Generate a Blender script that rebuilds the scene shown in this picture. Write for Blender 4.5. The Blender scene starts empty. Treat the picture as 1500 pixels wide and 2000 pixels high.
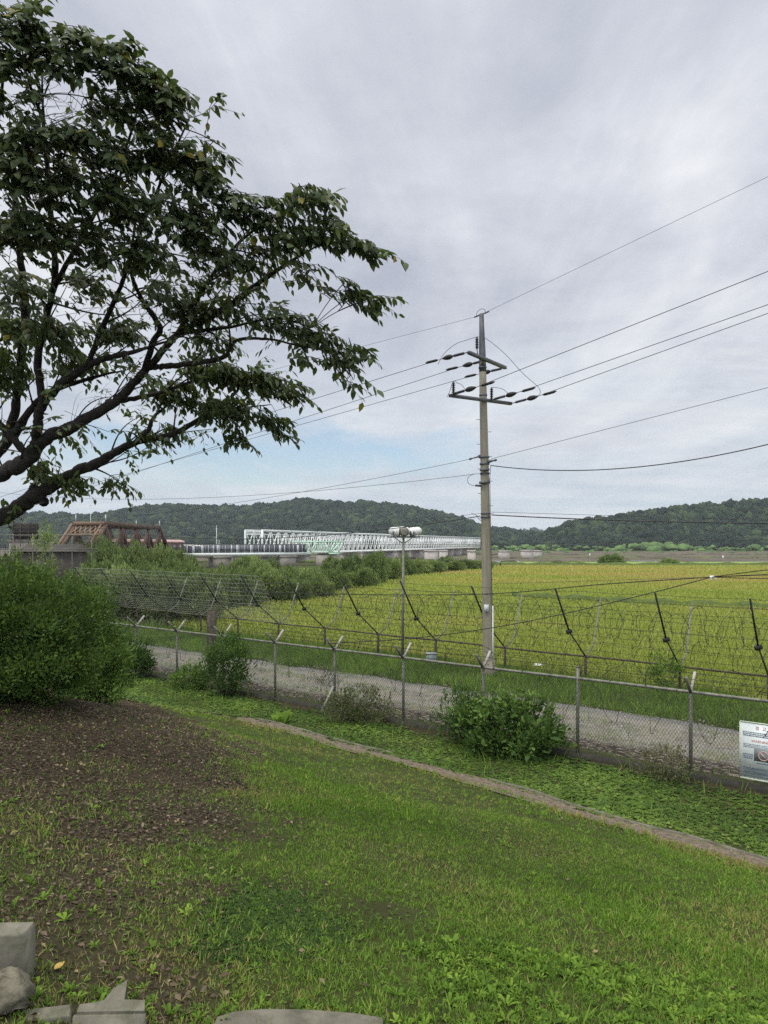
import bpy, math, random
import numpy as np
from mathutils import Vector, Matrix, noise as mnoise

rng = np.random.default_rng(7)
random.seed(7)
S = bpy.context.scene
COL = S.collection
FPX, CX, HY, EYE = 1387.0, 750.0, 1060.0, 4.9   # focal length, centre and horizon of the photograph, eye height


def at(px, py, Y):
    return np.array([(px - CX) / FPX * Y, Y, EYE + (HY - py) / FPX * Y])


def at_ground(px, py, z=0.0):
    Y = FPX * (EYE - z) / (py - HY)
    return np.array([(px - CX) / FPX * Y, Y, z])


# ------------------------------------------------------------------ mesh helpers
WL = {}


def wl(o):
    return WL.get(o.name, np.zeros(3)) if o else np.zeros(3)


class MB:
    def __init__(self):
        self.V = []; self.F = {}; self.A = []; self.n = 0

    def add(self, V, F, rnd=0.5):
        V = np.asarray(V, float).reshape(-1, 3)
        if not isinstance(F, (list, tuple)) or (len(F) and np.ndim(F[0]) == 1):
            byk = {}
            if isinstance(F, np.ndarray):
                byk[F.shape[1]] = [F]
            else:
                for f in F:
                    byk.setdefault(len(f), []).append(np.array([f]))
        else:
            byk = {}
            for f in F:
                byk.setdefault(f.shape[1], []).append(f)
        for k, fs in byk.items():
            for f in fs:
                self.F.setdefault(k, []).append(np.asarray(f, np.int64) + self.n)
        self.V.append(V)
        self.A.append(np.broadcast_to(np.asarray(rnd, float), (len(V),)))
        self.n += len(V)
        return self

    def box(self, c, s, rot=0.0, rnd=.5):
        c = np.asarray(c, float); s = np.asarray(s, float) / 2
        v = np.array([[x, y, z] for x in (-1, 1) for y in (-1, 1) for z in (-1, 1)]) * s
        if rot:
            cs, sn = math.cos(rot), math.sin(rot)
            v = np.stack([v[:, 0]*cs - v[:, 1]*sn, v[:, 0]*sn + v[:, 1]*cs, v[:, 2]], 1)
        f = np.array([[0, 1, 3, 2], [4, 6, 7, 5], [0, 4, 5, 1], [2, 3, 7, 6], [0, 2, 6, 4], [1, 5, 7, 3]])
        return self.add(v + c, f, rnd)

    def beam(self, p, q, w, h=None, rnd=.5, up=(0, 0, 1)):
        p = np.asarray(p, float); q = np.asarray(q, float); h = h or w
        d = q - p; L = np.linalg.norm(d); d = d / L
        u = np.asarray(up, float)
        if abs(d @ u) > .97: u = np.array([0, 1., 0])
        x = np.cross(d, u); x /= np.linalg.norm(x); z = np.cross(x, d)
        v = []
        for e in (p, q):
            for a, b in ((-1, -1), (1, -1), (1, 1), (-1, 1)):
                v.append(e + x*a*w/2 + z*b*h/2)
        f = np.array([[0, 3, 2, 1], [4, 5, 6, 7], [0, 1, 5, 4], [1, 2, 6, 5], [2, 3, 7, 6], [3, 0, 4, 7]])
        return self.add(v, f, rnd)

    def tube(self, pts, r, n=6, caps=True, rnd=.5):
        pts = np.asarray(pts, float); m = len(pts)
        r = np.broadcast_to(np.asarray(r, float), (m,))
        t = np.gradient(pts, axis=0); t /= np.linalg.norm(t, axis=1)[:, None] + 1e-12
        ref = np.array([0, 0, 1.]) if abs(t[0, 2]) < .9 else np.array([1., 0, 0])
        V = np.zeros((m, n, 3)); x = np.cross(t[0], ref); x /= np.linalg.norm(x)
        ang = np.linspace(0, 2*np.pi, n, endpoint=False)
        for i in range(m):
            x = x - t[i]*(x @ t[i]); x /= np.linalg.norm(x) + 1e-12
            y = np.cross(t[i], x)
            V[i] = pts[i] + r[i]*(np.cos(ang)[:, None]*x + np.sin(ang)[:, None]*y)
        i = np.arange(m - 1)[:, None]; j = np.arange(n)[None]
        a = i*n + j; b = i*n + (j + 1) % n
        f = np.stack([a, b, b + n, a + n], -1).reshape(-1, 4)
        self.add(V.reshape(-1, 3), f, rnd)
        if caps and n > 2:
            o = self.n - m*n
            self.F.setdefault(n, []).append(np.array([np.arange(n)[::-1] + o, np.arange(n) + o + (m - 1)*n]))
        return self

    def lathe(self, p, q, prof, n=10, rnd=.5):
        """prof: (t along p->q, radius)"""
        p = np.asarray(p, float); q = np.asarray(q, float)
        d = (q - p); u = d / np.linalg.norm(d)
        ref = np.array([0, 0, 1.]) if abs(u[2]) < .9 else np.array([1., 0, 0])
        x = np.cross(u, ref); x /= np.linalg.norm(x); y = np.cross(u, x)
        ang = np.linspace(0, 2*np.pi, n, endpoint=False); m = len(prof)
        V = np.array([p + d*t + r*(math.cos(a)*x + math.sin(a)*y) for t, r in prof for a in ang])
        i = np.arange(m - 1)[:, None]; j = np.arange(n)[None]
        a = i*n + j; b = i*n + (j + 1) % n
        self.add(V, np.stack([a, b, b + n, a + n], -1).reshape(-1, 4), rnd)
        o = self.n - m*n
        self.F.setdefault(n, []).append(np.array([np.arange(n)[::-1] + o, np.arange(n) + o + (m - 1)*n]))
        return self

    def build(self, name, mat, parent=None, smooth=False):
        V = np.concatenate(self.V) - wl(parent)
        me = bpy.data.meshes.new(name)
        me.vertices.add(len(V)); me.vertices.foreach_set('co', V.astype(np.float32).ravel())
        ks = sorted(self.F); loops = []; starts = []; s = 0
        for k in ks:
            f = np.concatenate(self.F[k]); loops.append(f.ravel())
            starts.append(s + np.arange(len(f))*k); s += f.size
        loops = np.concatenate(loops); starts = np.concatenate(starts)
        me.loops.add(len(loops)); me.loops.foreach_set('vertex_index', loops.astype(np.int32))
        me.polygons.add(len(starts)); me.polygons.foreach_set('loop_start', starts.astype(np.int32))
        if smooth:
            me.polygons.foreach_set('use_smooth', np.ones(len(starts), bool))
        me.update(calc_edges=True)
        at_ = me.attributes.new('rnd', 'FLOAT', 'POINT')
        at_.data.foreach_set('value', np.concatenate(self.A).astype(np.float32))
        me.materials.append(mat)
        o = bpy.data.objects.new(name, me); COL.objects.link(o)
        if parent:
            o.parent = parent; WL[o.name] = wl(parent)
        return o


def tag(o, label=None, cat=None, group=None, kind=None):
    for k, v in (('label', label), ('category', cat), ('group', group), ('kind', kind)):
        if v: o[k] = v
    return o


def thing(name, label, cat, loc=(0, 0, 0), group=None):
    o = bpy.data.objects.new(name, None); COL.objects.link(o)
    o.location = loc; o.empty_display_size = .3; WL[o.name] = np.array(loc, float)
    return tag(o, label, cat, group)


def frames(d, up):
    y = d / (np.linalg.norm(d, axis=1)[:, None] + 1e-9)
    x = np.cross(y, up); x /= np.linalg.norm(x, axis=1)[:, None] + 1e-9
    z = np.cross(x, y)
    return x, y, z


def inst(mb, T, F, pos, d, up, sc, rnd, wide=1.0):
    """copy the template T (x across, y along, z up) to every position"""
    x, y, z = frames(d, up)
    sc = np.broadcast_to(np.asarray(sc, float), (len(pos),))[:, None, None]
    wide = np.broadcast_to(np.asarray(wide, float), (len(pos),))[:, None, None]
    P = (T[None, :, 0:1]*wide*x[:, None] + T[None, :, 1:2]*y[:, None] + T[None, :, 2:3]*z[:, None])*sc + pos[:, None]
    n, k = len(pos), len(T)
    off = (np.arange(n)*k)[:, None, None]
    fs = [(f[None] + off).reshape(-1, f.shape[1]) for f in F]
    mb.add(P.reshape(-1, 3), fs, np.repeat(np.broadcast_to(rnd, (n,)), k))


def unit(v):
    v = np.asarray(v, float); return v / (np.linalg.norm(v, axis=-1, keepdims=True) + 1e-9)


def smoothstep(a, b, x):
    t = np.clip((x - a) / (b - a), 0, 1); return t*t*(3 - 2*t)


def wob(x, y, s=1.0, ph=0.0):
    """cheap smooth noise in about -1..1"""
    return (np.sin(x*1.3*s + 1.7*np.sin(y*.9*s + ph) + ph)*.5 + np.sin(y*1.7*s - 1.3*np.sin(x*1.1*s + 2 + ph))*.3
            + np.sin((x*2.9 + y*2.3)*s + 1.9*np.sin((x - y)*1.7*s) + ph*2)*.2)


# ------------------------------------------------------------------ materials
class NT:
    def __init__(self, m):
        m.use_nodes = True; self.t = m.node_tree; self.t.nodes.clear()

    def n(self, typ, **kw):
        nd = self.t.nodes.new(typ)
        for k, v in kw.items():
            if k.startswith('i_'):
                nd.inputs[k[2:].replace('_', ' ')].default_value = v
            else:
                setattr(nd, k, v)
        return nd

    def l(self, a, b):
        self.t.links.new(a, b)

    def ramp(self, fac, stops):
        r = self.n('ShaderNodeValToRGB'); e = r.color_ramp.elements
        while len(e) < len(stops): e.new(.5)
        for el, (p, c) in zip(e, stops):
            el.position = p; el.color = (*c, 1) if len(c) == 3 else c
        self.l(fac, r.inputs['Fac']); return r.outputs['Color']

    def noise(self, vec, scale, detail=5, rough=.55, dist=0.0):
        nd = self.n('ShaderNodeTexNoise'); nd.inputs['Scale'].default_value = scale
        nd.inputs['Detail'].default_value = detail; nd.inputs['Roughness'].default_value = rough
        nd.inputs['Distortion'].default_value = dist
        if vec is not None: self.l(vec, nd.inputs['Vector'])
        return nd.outputs['Fac']

    def mix(self, fac, a, b, mode='MIX'):
        nd = self.n('ShaderNodeMix', data_type='RGBA', blend_type=mode)
        for s, v in ((nd.inputs[0], fac), (nd.inputs[6], a), (nd.inputs[7], b)):
            if isinstance(v, (int, float)): s.default_value = v
            elif isinstance(v, tuple): s.default_value = (*v, 1)
            else: self.l(v, s)
        return nd.outputs[2]

    def math(self, op, a, b=0.0, c=0.0, clamp=False):
        nd = self.n('ShaderNodeMath', operation=op, use_clamp=clamp)
        for s, v in zip(nd.inputs, (a, b, c)):
            if isinstance(v, (int, float)): s.default_value = v
            else: self.l(v, s)
        return nd.outputs[0]

    def attr(self, name='rnd'):
        return self.n('ShaderNodeAttribute', attribute_name=name).outputs['Fac']

    def obj(self):
        return self.n('ShaderNodeTexCoord').outputs['Object']

    def finish(self, color, rough=.8, metal=0.0, bump=None, bstr=.3, bdist=.02, spec=.3, trans=0.0, tcol=None):
        b = self.n('ShaderNodeBsdfPrincipled')
        for s, v in ((b.inputs['Base Color'], color), (b.inputs['Roughness'], rough), (b.inputs['Metallic'], metal)):
            if isinstance(v, (int, float)): s.default_value = v
            elif isinstance(v, tuple): s.default_value = (*v, 1)
            else: self.l(v, s)
        b.inputs['Specular IOR Level'].default_value = spec
        if bump is not None:
            bp = self.n('ShaderNodeBump'); bp.inputs['Strength'].default_value = bstr; bp.inputs['Distance'].default_value = bdist
            self.l(bump, bp.inputs['Height']); self.l(bp.outputs[0], b.inputs['Normal'])
        out = self.n('ShaderNodeOutputMaterial'); sh = b.outputs[0]
        if trans:
            tr = self.n('ShaderNodeBsdfTranslucent')
            c = tcol if tcol is not None else color
            if isinstance(c, tuple): tr.inputs[0].default_value = (*c, 1)
            else: self.l(c, tr.inputs[0])
            mx = self.n('ShaderNodeMixShader'); mx.inputs[0].default_value = trans
            self.l(sh, mx.inputs[1]); self.l(tr.outputs[0], mx.inputs[2]); sh = mx.outputs[0]
        self.l(sh, out.inputs['Surface'])


def new_mat(name):
    m = bpy.data.materials.new(name); return m, NT(m)


def simple(name, c1, c2, scale=4.0, rough=.7, metal=0.0, bstr=.2, bdist=.01, detail=6, spec=.3):
    m, t = new_mat(name)
    f = t.noise(t.obj(), scale, detail, .6)
    t.finish(t.ramp(f, [(.3, c1), (.7, c2)]), rough, metal, f, bstr, bdist, spec)
    return m


def leafy(name, stops, rough=.55, trans=.3, patch=None, spec=.35):
    """foliage: colour by the per-leaf random value, optionally shifted by large patches"""
    m, t = new_mat(name); a = t.attr()
    if patch:
        f = t.noise(t.obj(), patch[0], 3, .5)
        a = t.math('ADD', a, t.math('MULTIPLY', t.math('SUBTRACT', f, .5), patch[1]), clamp=True)
    c = t.ramp(a, stops)
    tc = t.mix(.5, c, (.12, .17, .02))
    t.finish(c, rough, 0, None, spec=spec, trans=trans, tcol=tc)
    return m


M = {}
M['tree_leaf'] = leafy('tree_leaf', [(0, (.046, .064, .032)), (.5, (.082, .118, .05)), (.85, (.125, .17, .065)), (.955, (.13, .13, .05)), (.97, (.10, .055, .02)), (1, (.25, .22, .03))], .5, .34)
M['bark'] = simple('bark', (.012, .011, .009), (.042, .037, .032), 14, .9, 0, .6, .02)
M['twig'] = simple('twig', (.02, .016, .012), (.045, .036, .028), 20, .9)
M['bush_leaf'] = leafy('bush_leaf', [(0, (.04, .075, .022)), (.5, (.075, .14, .03)), (.8, (.14, .23, .04)), (1, (.26, .34, .06))], .6, .33, (.9, .35), .2)
M['shrub_leaf'] = leafy('shrub_leaf', [(0, (.03, .065, .02)), (.5, (.065, .13, .03)), (1, (.18, .29, .06))], .6, .33, (1.2, .4), .2)
M['dry_shrub_leaf'] = leafy('dry_shrub_leaf', [(0, (.05, .06, .03)), (.5, (.09, .11, .04)), (1, (.16, .15, .07))], .6, .25)
M['far_leaf'] = leafy('far_leaf', [(0, (.08, .12, .045)), (.5, (.19, .26, .09)), (1, (.38, .46, .17))], .7, .38, (.25, .5), .15)
M['forest'] = None
M['grass'] = leafy('grass', [(0, (.055, .10, .018)), (.4, (.115, .22, .030)), (.7, (.185, .335, .045)), (.9, (.26, .36, .075)), (1, (.36, .29, .12))], .7, .3, (.45, .6), .12)
M['weed'] = leafy('weed', [(0, (.05, .10, .015)), (.5, (.12, .22, .025)), (1, (.24, .37, .05))], .65, .3, (.7, .3), .15)
M['cover'] = leafy('cover', [(0, (.04, .075, .018)), (.45, (.09, .155, .03)), (.8, (.16, .25, .045)), (1, (.24, .32, .08))], .65, .3, (.8, .7), .15)
M['dark_cover'] = leafy('dark_cover', [(0, (.018, .036, .010)), (.6, (.036, .068, .016)), (1, (.08, .13, .03))], .7, .2, None, .1)
M['rice'] = leafy('rice', [(0, (.22, .28, .045)), (.45, (.32, .38, .07)), (.75, (.43, .385, .105)), (1, (.5, .35, .14))], .6, .3, (.06, .5))
M['litter'] = leafy('litter', [(0, (.03, .021, .013)), (.5, (.07, .05, .031)), (.82, (.145, .108, .07)), (.97, (.26, .205, .14)), (1, (.4, .27, .08))], .8, .1)
M['straw'] = leafy('straw', [(0, (.10, .075, .05)), (.6, (.22, .17, .12)), (1, (.36, .29, .2))], .8, .1)
M['yellow_leaf'] = simple('yellow_leaf', (.42, .27, .06), (.62, .45, .14), 30, .6)
M['conc'] = simple('conc', (.25, .235, .2), (.42, .4, .35), 3.5, .9, 0, .25, .01, 9)
M['pole_conc'] = None
M['kerb'] = simple('kerb', (.085, .08, .064), (.23, .215, .18), 7, .9, 0, .35, .006, 10)
M['stone'] = simple('stone', (.055, .05, .034), (.24, .22, .165), 16, .95, 0, .9, .012, 10)
def _kerb_mat():
    m, t = new_mat('kerb_concrete'); o = t.obj()
    f = t.noise(o, 4, 8, .65, .4); g = t.noise(o, 55, 6, .75); h = t.noise(o, 11, 6, .6, .8)
    c = t.ramp(f, [(.3, (.10, .095, .075)), (.5, (.19, .18, .145)), (.7, (.28, .265, .215))])
    c = t.mix(t.math('MULTIPLY', g, .5), c, (.10, .092, .072))
    c = t.mix(t.ramp(h, [(.52, (0, 0, 0)), (.68, (.5, .5, .5))]), c, (.07, .08, .04))
    t.finish(c, .95, 0, t.math('ADD', g, t.math('MULTIPLY', h, .6)), .6, .004, spec=.1)
    return m


M['kerb'] = _kerb_mat()
M['galv'] = simple('galv', (.10, .10, .085), (.24, .24, .20), 6, .55, .3, .1)
M['rust'] = simple('rust', (.05, .04, .033), (.13, .10, .08), 9, .8, .2)
M['dark'] = simple('dark', (.012, .012, .013), (.025, .025, .027), 9, .55)
M['wire'] = simple('wire', (.03, .03, .032), (.06, .06, .062), 4, .5, .4)
M['mesh_wire'] = simple('mesh_wire', (.10, .10, .095), (.2, .2, .19), 4, .55, .4)
M['razor'] = simple('razor', (.035, .034, .03), (.085, .08, .07), 3, .6, .4)
M['steel_grey'] = simple('steel_grey', (.07, .075, .085), (.13, .135, .15), 6, .5, .4)
M['white_paint'] = simple('white_paint', (.62, .63, .62), (.78, .79, .78), 3, .45)
M['bridge_white'] = simple('bridge_white', (.68, .72, .71), (.82, .85, .84), .4, .5)
M['bridge_green'] = simple('bridge_green', (.46, .68, .53), (.58, .78, .64), .4, .5)
M['bridge_brown'] = simple('bridge_brown', (.07, .047, .038), (.135, .09, .07), .5, .75)
M['bridge_tan'] = simple('bridge_tan', (.16, .105, .07), (.24, .165, .115), .5, .75)
M['carriage'] = simple('carriage', (.11, .055, .045), (.17, .085, .07), .6, .7)
M['carriage_roof'] = simple('carriage_roof', (.42, .27, .25), (.55, .37, .34), .6, .7)
M['glassy'] = simple('glassy', (.10, .11, .125), (.2, .21, .23), .25, .2, 0, .0, spec=.6)
M['panel_pale'] = simple('panel_pale', (.45, .48, .5), (.62, .66, .68), .6, .5)
M['pier'] = simple('pier', (.16, .145, .125), (.36, .33, .29), .5, .95, 0, .3, .05, 9)
M['pier_pale'] = simple('pier_pale', (.36, .33, .3), (.52, .48, .44), .4, .95, 0, .3, .05, 9)
M['net_dark'] = simple('net_dark', (.02, .02, .02), (.05, .045, .045), 2, .9)
M['lens'] = simple('lens', (.16, .16, .14), (.26, .25, .21), 3, .15, 0, .0, spec=.6)
M['sign_white'] = simple('sign_white', (.60, .66, .68), (.72, .77, .78), 3, .45)
M['sign_red'] = simple('sign_red', (.5, .07, .06), (.55, .09, .08), 9, .5)
M['sign_blue'] = simple('sign_blue', (.05, .08, .16), (.07, .10, .19), 9, .5)
M['sign_grey'] = simple('sign_grey', (.12, .14, .16), (.25, .27, .28), 6, .5)


def _pole_mat():
    m, t = new_mat('pole_concrete'); o = t.obj()
    mp = t.n('ShaderNodeMapping'); mp.inputs['Scale'].default_value = (5, 5, .5); t.l(o, mp.inputs[0])
    f = t.noise(mp.outputs[0], 1.6, 8, .65); g = t.noise(o, 9, 8, .7)
    c = t.ramp(f, [(.3, (.17, .155, .115)), (.55, (.28, .255, .19)), (.75, (.36, .335, .26))])
    c = t.mix(t.math('MULTIPLY', g, .5), c, (.16, .15, .12))
    t.finish(c, .9, 0, g, .25, .01)
    return m


M['pole_conc'] = _pole_mat()


def _forest_mat():
    m, t = new_mat('forest_crowns'); o = t.obj(); a = t.attr()
    f = t.noise(o, .02, 4, .6); g = t.noise(o, .9, 6, .7)
    v = t.math('ADD', t.math('MULTIPLY', t.math('POWER', a, 1.3), .95), t.math('MULTIPLY', t.math('SUBTRACT', f, .45), 1.3), clamp=True)
    c = t.ramp(v, [(0, (.007, .015, .015)), (.45, (.013, .026, .021)), (.75, (.024, .042, .028)), (1, (.055, .085, .04))])
    c = t.mix(t.ramp(g, [(.35, (0, 0, 0)), (.7, (.6, .6, .6))]), c, (.03, .048, .032))
    t.finish(c, .85, 0, g, 1.0, 1.2, spec=.1)
    return m


M['forest'] = _forest_mat()


def _ground_mat():
    m, t = new_mat('ground_soil'); o = t.obj(); s = t.attr('soil')  # soil weight, plus the shade band painted along the fence
    f = t.noise(o, 1.5, 8, .65); g = t.noise(o, 26, 6, .7)
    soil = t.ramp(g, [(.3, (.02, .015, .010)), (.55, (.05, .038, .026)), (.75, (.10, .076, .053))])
    lawn = t.ramp(f, [(.3, (.03, .038, .012)), (.5, (.042, .056, .015)), (.7, (.075, .075, .03))])
    lawn = t.mix(t.math('MULTIPLY', g, .55), lawn, (.05, .042, .022))
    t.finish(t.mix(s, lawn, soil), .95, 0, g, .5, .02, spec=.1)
    return m


def _road_mat():
    m, t = new_mat('gravel_road'); o = t.obj()
    sp = t.n('ShaderNodeSeparateXYZ'); t.l(o, sp.inputs[0])
    vo = t.n('ShaderNodeTexVoronoi', feature='F1'); vo.inputs['Scale'].default_value = 14; t.l(o, vo.inputs['Vector'])
    f = t.noise(o, .9, 7, .65); g = t.noise(o, 40, 5, .7)
    c = t.ramp(vo.outputs['Color'], [(.1, (.07, .068, .062)), (.5, (.165, .16, .146)), (.9, (.30, .29, .265))])
    c = t.mix(t.ramp(f, [(.4, (0, 0, 0)), (.6, (.85, .85, .85))]), c, (.235, .215, .165))
    f3 = t.noise(o, .55, 7, .7, .8)
    c = t.mix(t.ramp(f3, [(.5, (0, 0, 0)), (.66, (.8, .8, .8))]), c, (.085, .08, .068))
    f4 = t.noise(o, 1.7, 6, .7)
    c = t.mix(t.ramp(f4, [(.56, (0, 0, 0)), (.68, (.7, .7, .7))]), c, (.10, .12, .045))
    # stony shoulder next to the fence, worn wheel tracks further out
    y = sp.outputs[1]
    sh = t.math('SUBTRACT', 1.0, t.math('MULTIPLY', t.math('SUBTRACT', t.math('ADD', y, t.math('MULTIPLY', f, .6)), 1.5), 3.0), clamp=True)
    v2 = t.n('ShaderNodeTexVoronoi', feature='DISTANCE_TO_EDGE'); v2.inputs['Scale'].default_value = 4.2
    mp = t.n('ShaderNodeMapping'); mp.inputs['Scale'].default_value = (1, 2.1, 1); t.l(o, mp.inputs[0]); t.l(mp.outputs[0], v2.inputs['Vector'])
    g2 = v2.outputs['Distance']
    st = t.ramp(v2.outputs['Distance'], [(0, (.02, .016, .012)), (.10, (.06, .048, .038)), (.2, (.17, .14, .115)), (.5, (.27, .235, .195))])
    c = t.mix(sh, c, st)
    rut = t.math('MULTIPLY', t.math('SUBTRACT', t.math('ABSOLUTE', t.math('SUBTRACT', t.math('ABSOLUTE', t.math('SUBTRACT', t.math('ADD', y, t.math('MULTIPLY', f, .5)), 3.2)), .8)), .32), -4.0, clamp=True)
    c = t.mix(t.math('MULTIPLY', rut, .55), c, (.245, .232, .205))
    far = t.math('MULTIPLY', t.math('SUBTRACT', y, 3.9), 1.6, clamp=True)
    c = t.mix(t.math('MULTIPLY', far, .7), c, (.15, .148, .15))
    t.finish(c, .95, 0, t.math('ADD', t.math('MULTIPLY', t.math('MINIMUM', g2, .25), t.math('MULTIPLY', sh, 8.0)), t.math('ADD', vo.outputs['Distance'], g)), .7, .03, spec=.15)
    return m


def _rice_ground():
    m, t = new_mat('rice_ground'); o = t.obj()
    mp = t.n('ShaderNodeMapping'); mp.inputs['Scale'].default_value = (.25, 1, 1); t.l(o, mp.inputs[0])
    f = t.noise(mp.outputs[0], .05, 6, .6); g = t.noise(o, 3.0, 6, .75)
    c = t.ramp(f, [(.32, (.27, .34, .06)), (.47, (.33, .38, .07)), (.6, (.40, .38, .10)), (.72, (.46, .32, .13))])
    c = t.mix(t.ramp(g, [(.35, (0, 0, 0)), (.7, (.7, .7, .7))]), c, (.22, .26, .045))
    t.finish(c, .95, 0, g, .8, .3, spec=.1)
    return m


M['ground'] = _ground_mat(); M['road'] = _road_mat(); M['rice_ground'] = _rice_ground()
M['far_rice'] = simple('far_rice', (.16, .25, .05), (.25, .34, .075), .12, .95, 0, .6, .2)
M['bund'] = simple('bund', (.05, .08, .02), (.10, .13, .035), 2, .95, 0, .6, .1)
M['mud'] = simple('mud', (.06, .047, .033), (.135, .11, .08), .05, .9, 0, .3, .2, 8)
M['hill_soil'] = simple('hill_soil', (.02, .035, .018), (.04, .06, .03), .02, .95)
M['straw_bed'] = simple('straw_bed', (.06, .05, .04), (.22, .175, .13), 11, .95, 0, .6, .02, 9)
_m, _t = new_mat('river'); _f = _t.noise(_t.obj(), .08, 3)
_t.finish((.16, .17, .165), .18, 0, _f, .1, .2, spec=.5); M['water'] = _m

# ------------------------------------------------------------------ terrain
FU = np.array([-.801, .599]); FN = np.array([.599, .801]); FP = np.array([6.37, 14.75])   # near fence: along, away, first post
GU = np.array([-.769, .638]); GN = np.array([.638, .769]); GP = np.array([9.83, 23.5])    # far fence


def F1(s, n, z):
    p = FP + FU*s + FN*n; return np.array([p[0], p[1], z])


def F2(s, n, z):
    p = GP + GU*s + GN*n; return np.array([p[0], p[1], z])


def slope_d(x, y):
    return 11.57 - (.67*x + .74*y)


def ground_z(x, y):
    x = np.asarray(x, float); y = np.asarray(y, float)
    d = slope_d(x, y)
    b = .264*.5*(d + np.sqrt(d*d + .5))
    k = .06
    z = -k*np.log(np.exp(-np.clip(b, -1, 30)/k) + np.exp(-3.22/k))
    z = z + smoothstep(-2.2, -.3, d)*.08
    z = z + .035*wob(x, y, 1.1)*smoothstep(-2, 1.5, d)
    z = z + 0.6*np.exp(-(((x + 4.7)/2.8)**2 + ((y - 10.9)/3.1)**2))*smoothstep(.2, 3.2, d)
    nd = FN[0]*x + FN[1]*y - (FN @ FP)
    z = z - .3*smoothstep(8.2, 10.5, nd)
    z = z - .0*nd
    z = z - 2.9*smoothstep(196, 222, y + .04*x)
    return z


def soil_mask(x, y):
    x0 = np.interp(y, [3, 4, 5, 7, 9.5, 14, 18, 22, 26], [-.9, -1.0, -1.1, -1.6, -1.9, -2.9, -5.3, -8.2, -12])
    m_ = smoothstep(-.8, .8, (x0 - x)*1.0 + .6*wob(x, y, 1.6) + .45*wob(x, y, 4.3, 1.0))
    return m_*np.clip(.80 + .2*smoothstep(5, 8, y) + .3*wob(x, y, 3.1, 4)*(y < 9), 0, 1)


def hit(px, py):
    """where the sight line through a picture point meets the ground"""
    Y = np.linspace(2.2, 40, 4000); z = ground_z((px - CX)/FPX*Y, Y); r_ = EYE + (HY - py)/FPX*Y
    k = np.argmax(r_ < z); return np.array([(px - CX)/FPX*Y[k], Y[k], z[k]])


def axis(lo, hi, step, far_lo, far_hi, g=1.13):
    a = list(np.arange(lo, hi + 1e-6, step))
    s, v = step, hi
    while v < far_hi: s *= g; v = min(v + s, far_hi); a.append(v)
    s, v, b = step, lo, []
    while v > far_lo: s *= g; v = max(v - s, far_lo); b.append(v)
    return np.array(b[::-1] + a)


gx = axis(-16, 18, .22, -2500, 2500); gy = axis(-1, 33, .22, -260, 2600)
GX, GY = np.meshgrid(gx, gy)
GZ = ground_z(GX, GY)
ny, nx = GX.shape
ii = np.arange(ny - 1)[:, None]*nx + np.arange(nx - 1)[None]
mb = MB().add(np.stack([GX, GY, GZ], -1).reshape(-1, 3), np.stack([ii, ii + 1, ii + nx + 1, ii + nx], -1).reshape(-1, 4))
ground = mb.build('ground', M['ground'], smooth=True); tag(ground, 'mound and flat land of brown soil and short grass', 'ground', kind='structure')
soil_shade = soil_mask(GX, GY)*smoothstep(-.2, 1.2, slope_d(GX, GY))
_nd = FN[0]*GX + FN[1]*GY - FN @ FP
soil_shade = np.clip(soil_shade + np.exp(-((_nd + .3)/.45)**2), 0, 1)  # adds a contact shade band along the fence, painted in dark soil colour
at_ = ground.data.attributes.new('soil', 'FLOAT', 'POINT'); at_.data.foreach_set('value', soil_shade.ravel().astype(np.float32))


def strip(name, pts_l, pts_r, mat, dz, label, cat):
    V = []; F = []
    for a, b in zip(pts_l, pts_r):
        for f in np.linspace(0, 1, 5):
            p = np.array(a)*(1 - f) + np.array(b)*f
            V.append([p[0], p[1], float(ground_z(p[0], p[1])) + dz])
    for i in range(len(pts_l) - 1):
        for j in range(4):
            a = i*5 + j; F.append([a, a + 1, a + 6, a + 5])
    o = MB().add(V, np.array(F)).build(name, mat, smooth=True)
    return tag(o, label, cat, kind='structure')


# gravel road, in a frame whose x axis runs along the fence
road = bpy.data.objects.new('road', bpy.data.meshes.new('road')); COL.objects.link(road)
road.location = (FP[0], FP[1], 0); road.rotation_euler = (0, 0, math.atan2(-.599, .801))
V = []; F = []; xs = np.arange(-70, 30.1, .5)
for x in xs:
    for j, y in enumerate(np.linspace(.35, 5.15, 12)):
        e = 0 if 0 < j < 11 else .18*math.sin(x*1.7 + j) + .1*math.sin(x*4.1)
        hump = .05*math.sin((y - .35)/4.8*math.pi) + .02*math.sin(x*.8 + y)
        V.append((x, y + e, .015 + hump if 0 < j < 11 else -.03))
for i in range(len(xs) - 1):
    for j in range(11):
        a = i*12 + j; F.append((a, a + 12, a + 13, a + 1))
road.data.from_pydata(V, [], F); road.data.materials.append(M['road'])
for p in road.data.polygons: p.use_smooth = True
tag(road, 'pale gravel track running behind the chain link fence', 'road', kind='structure')

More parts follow.
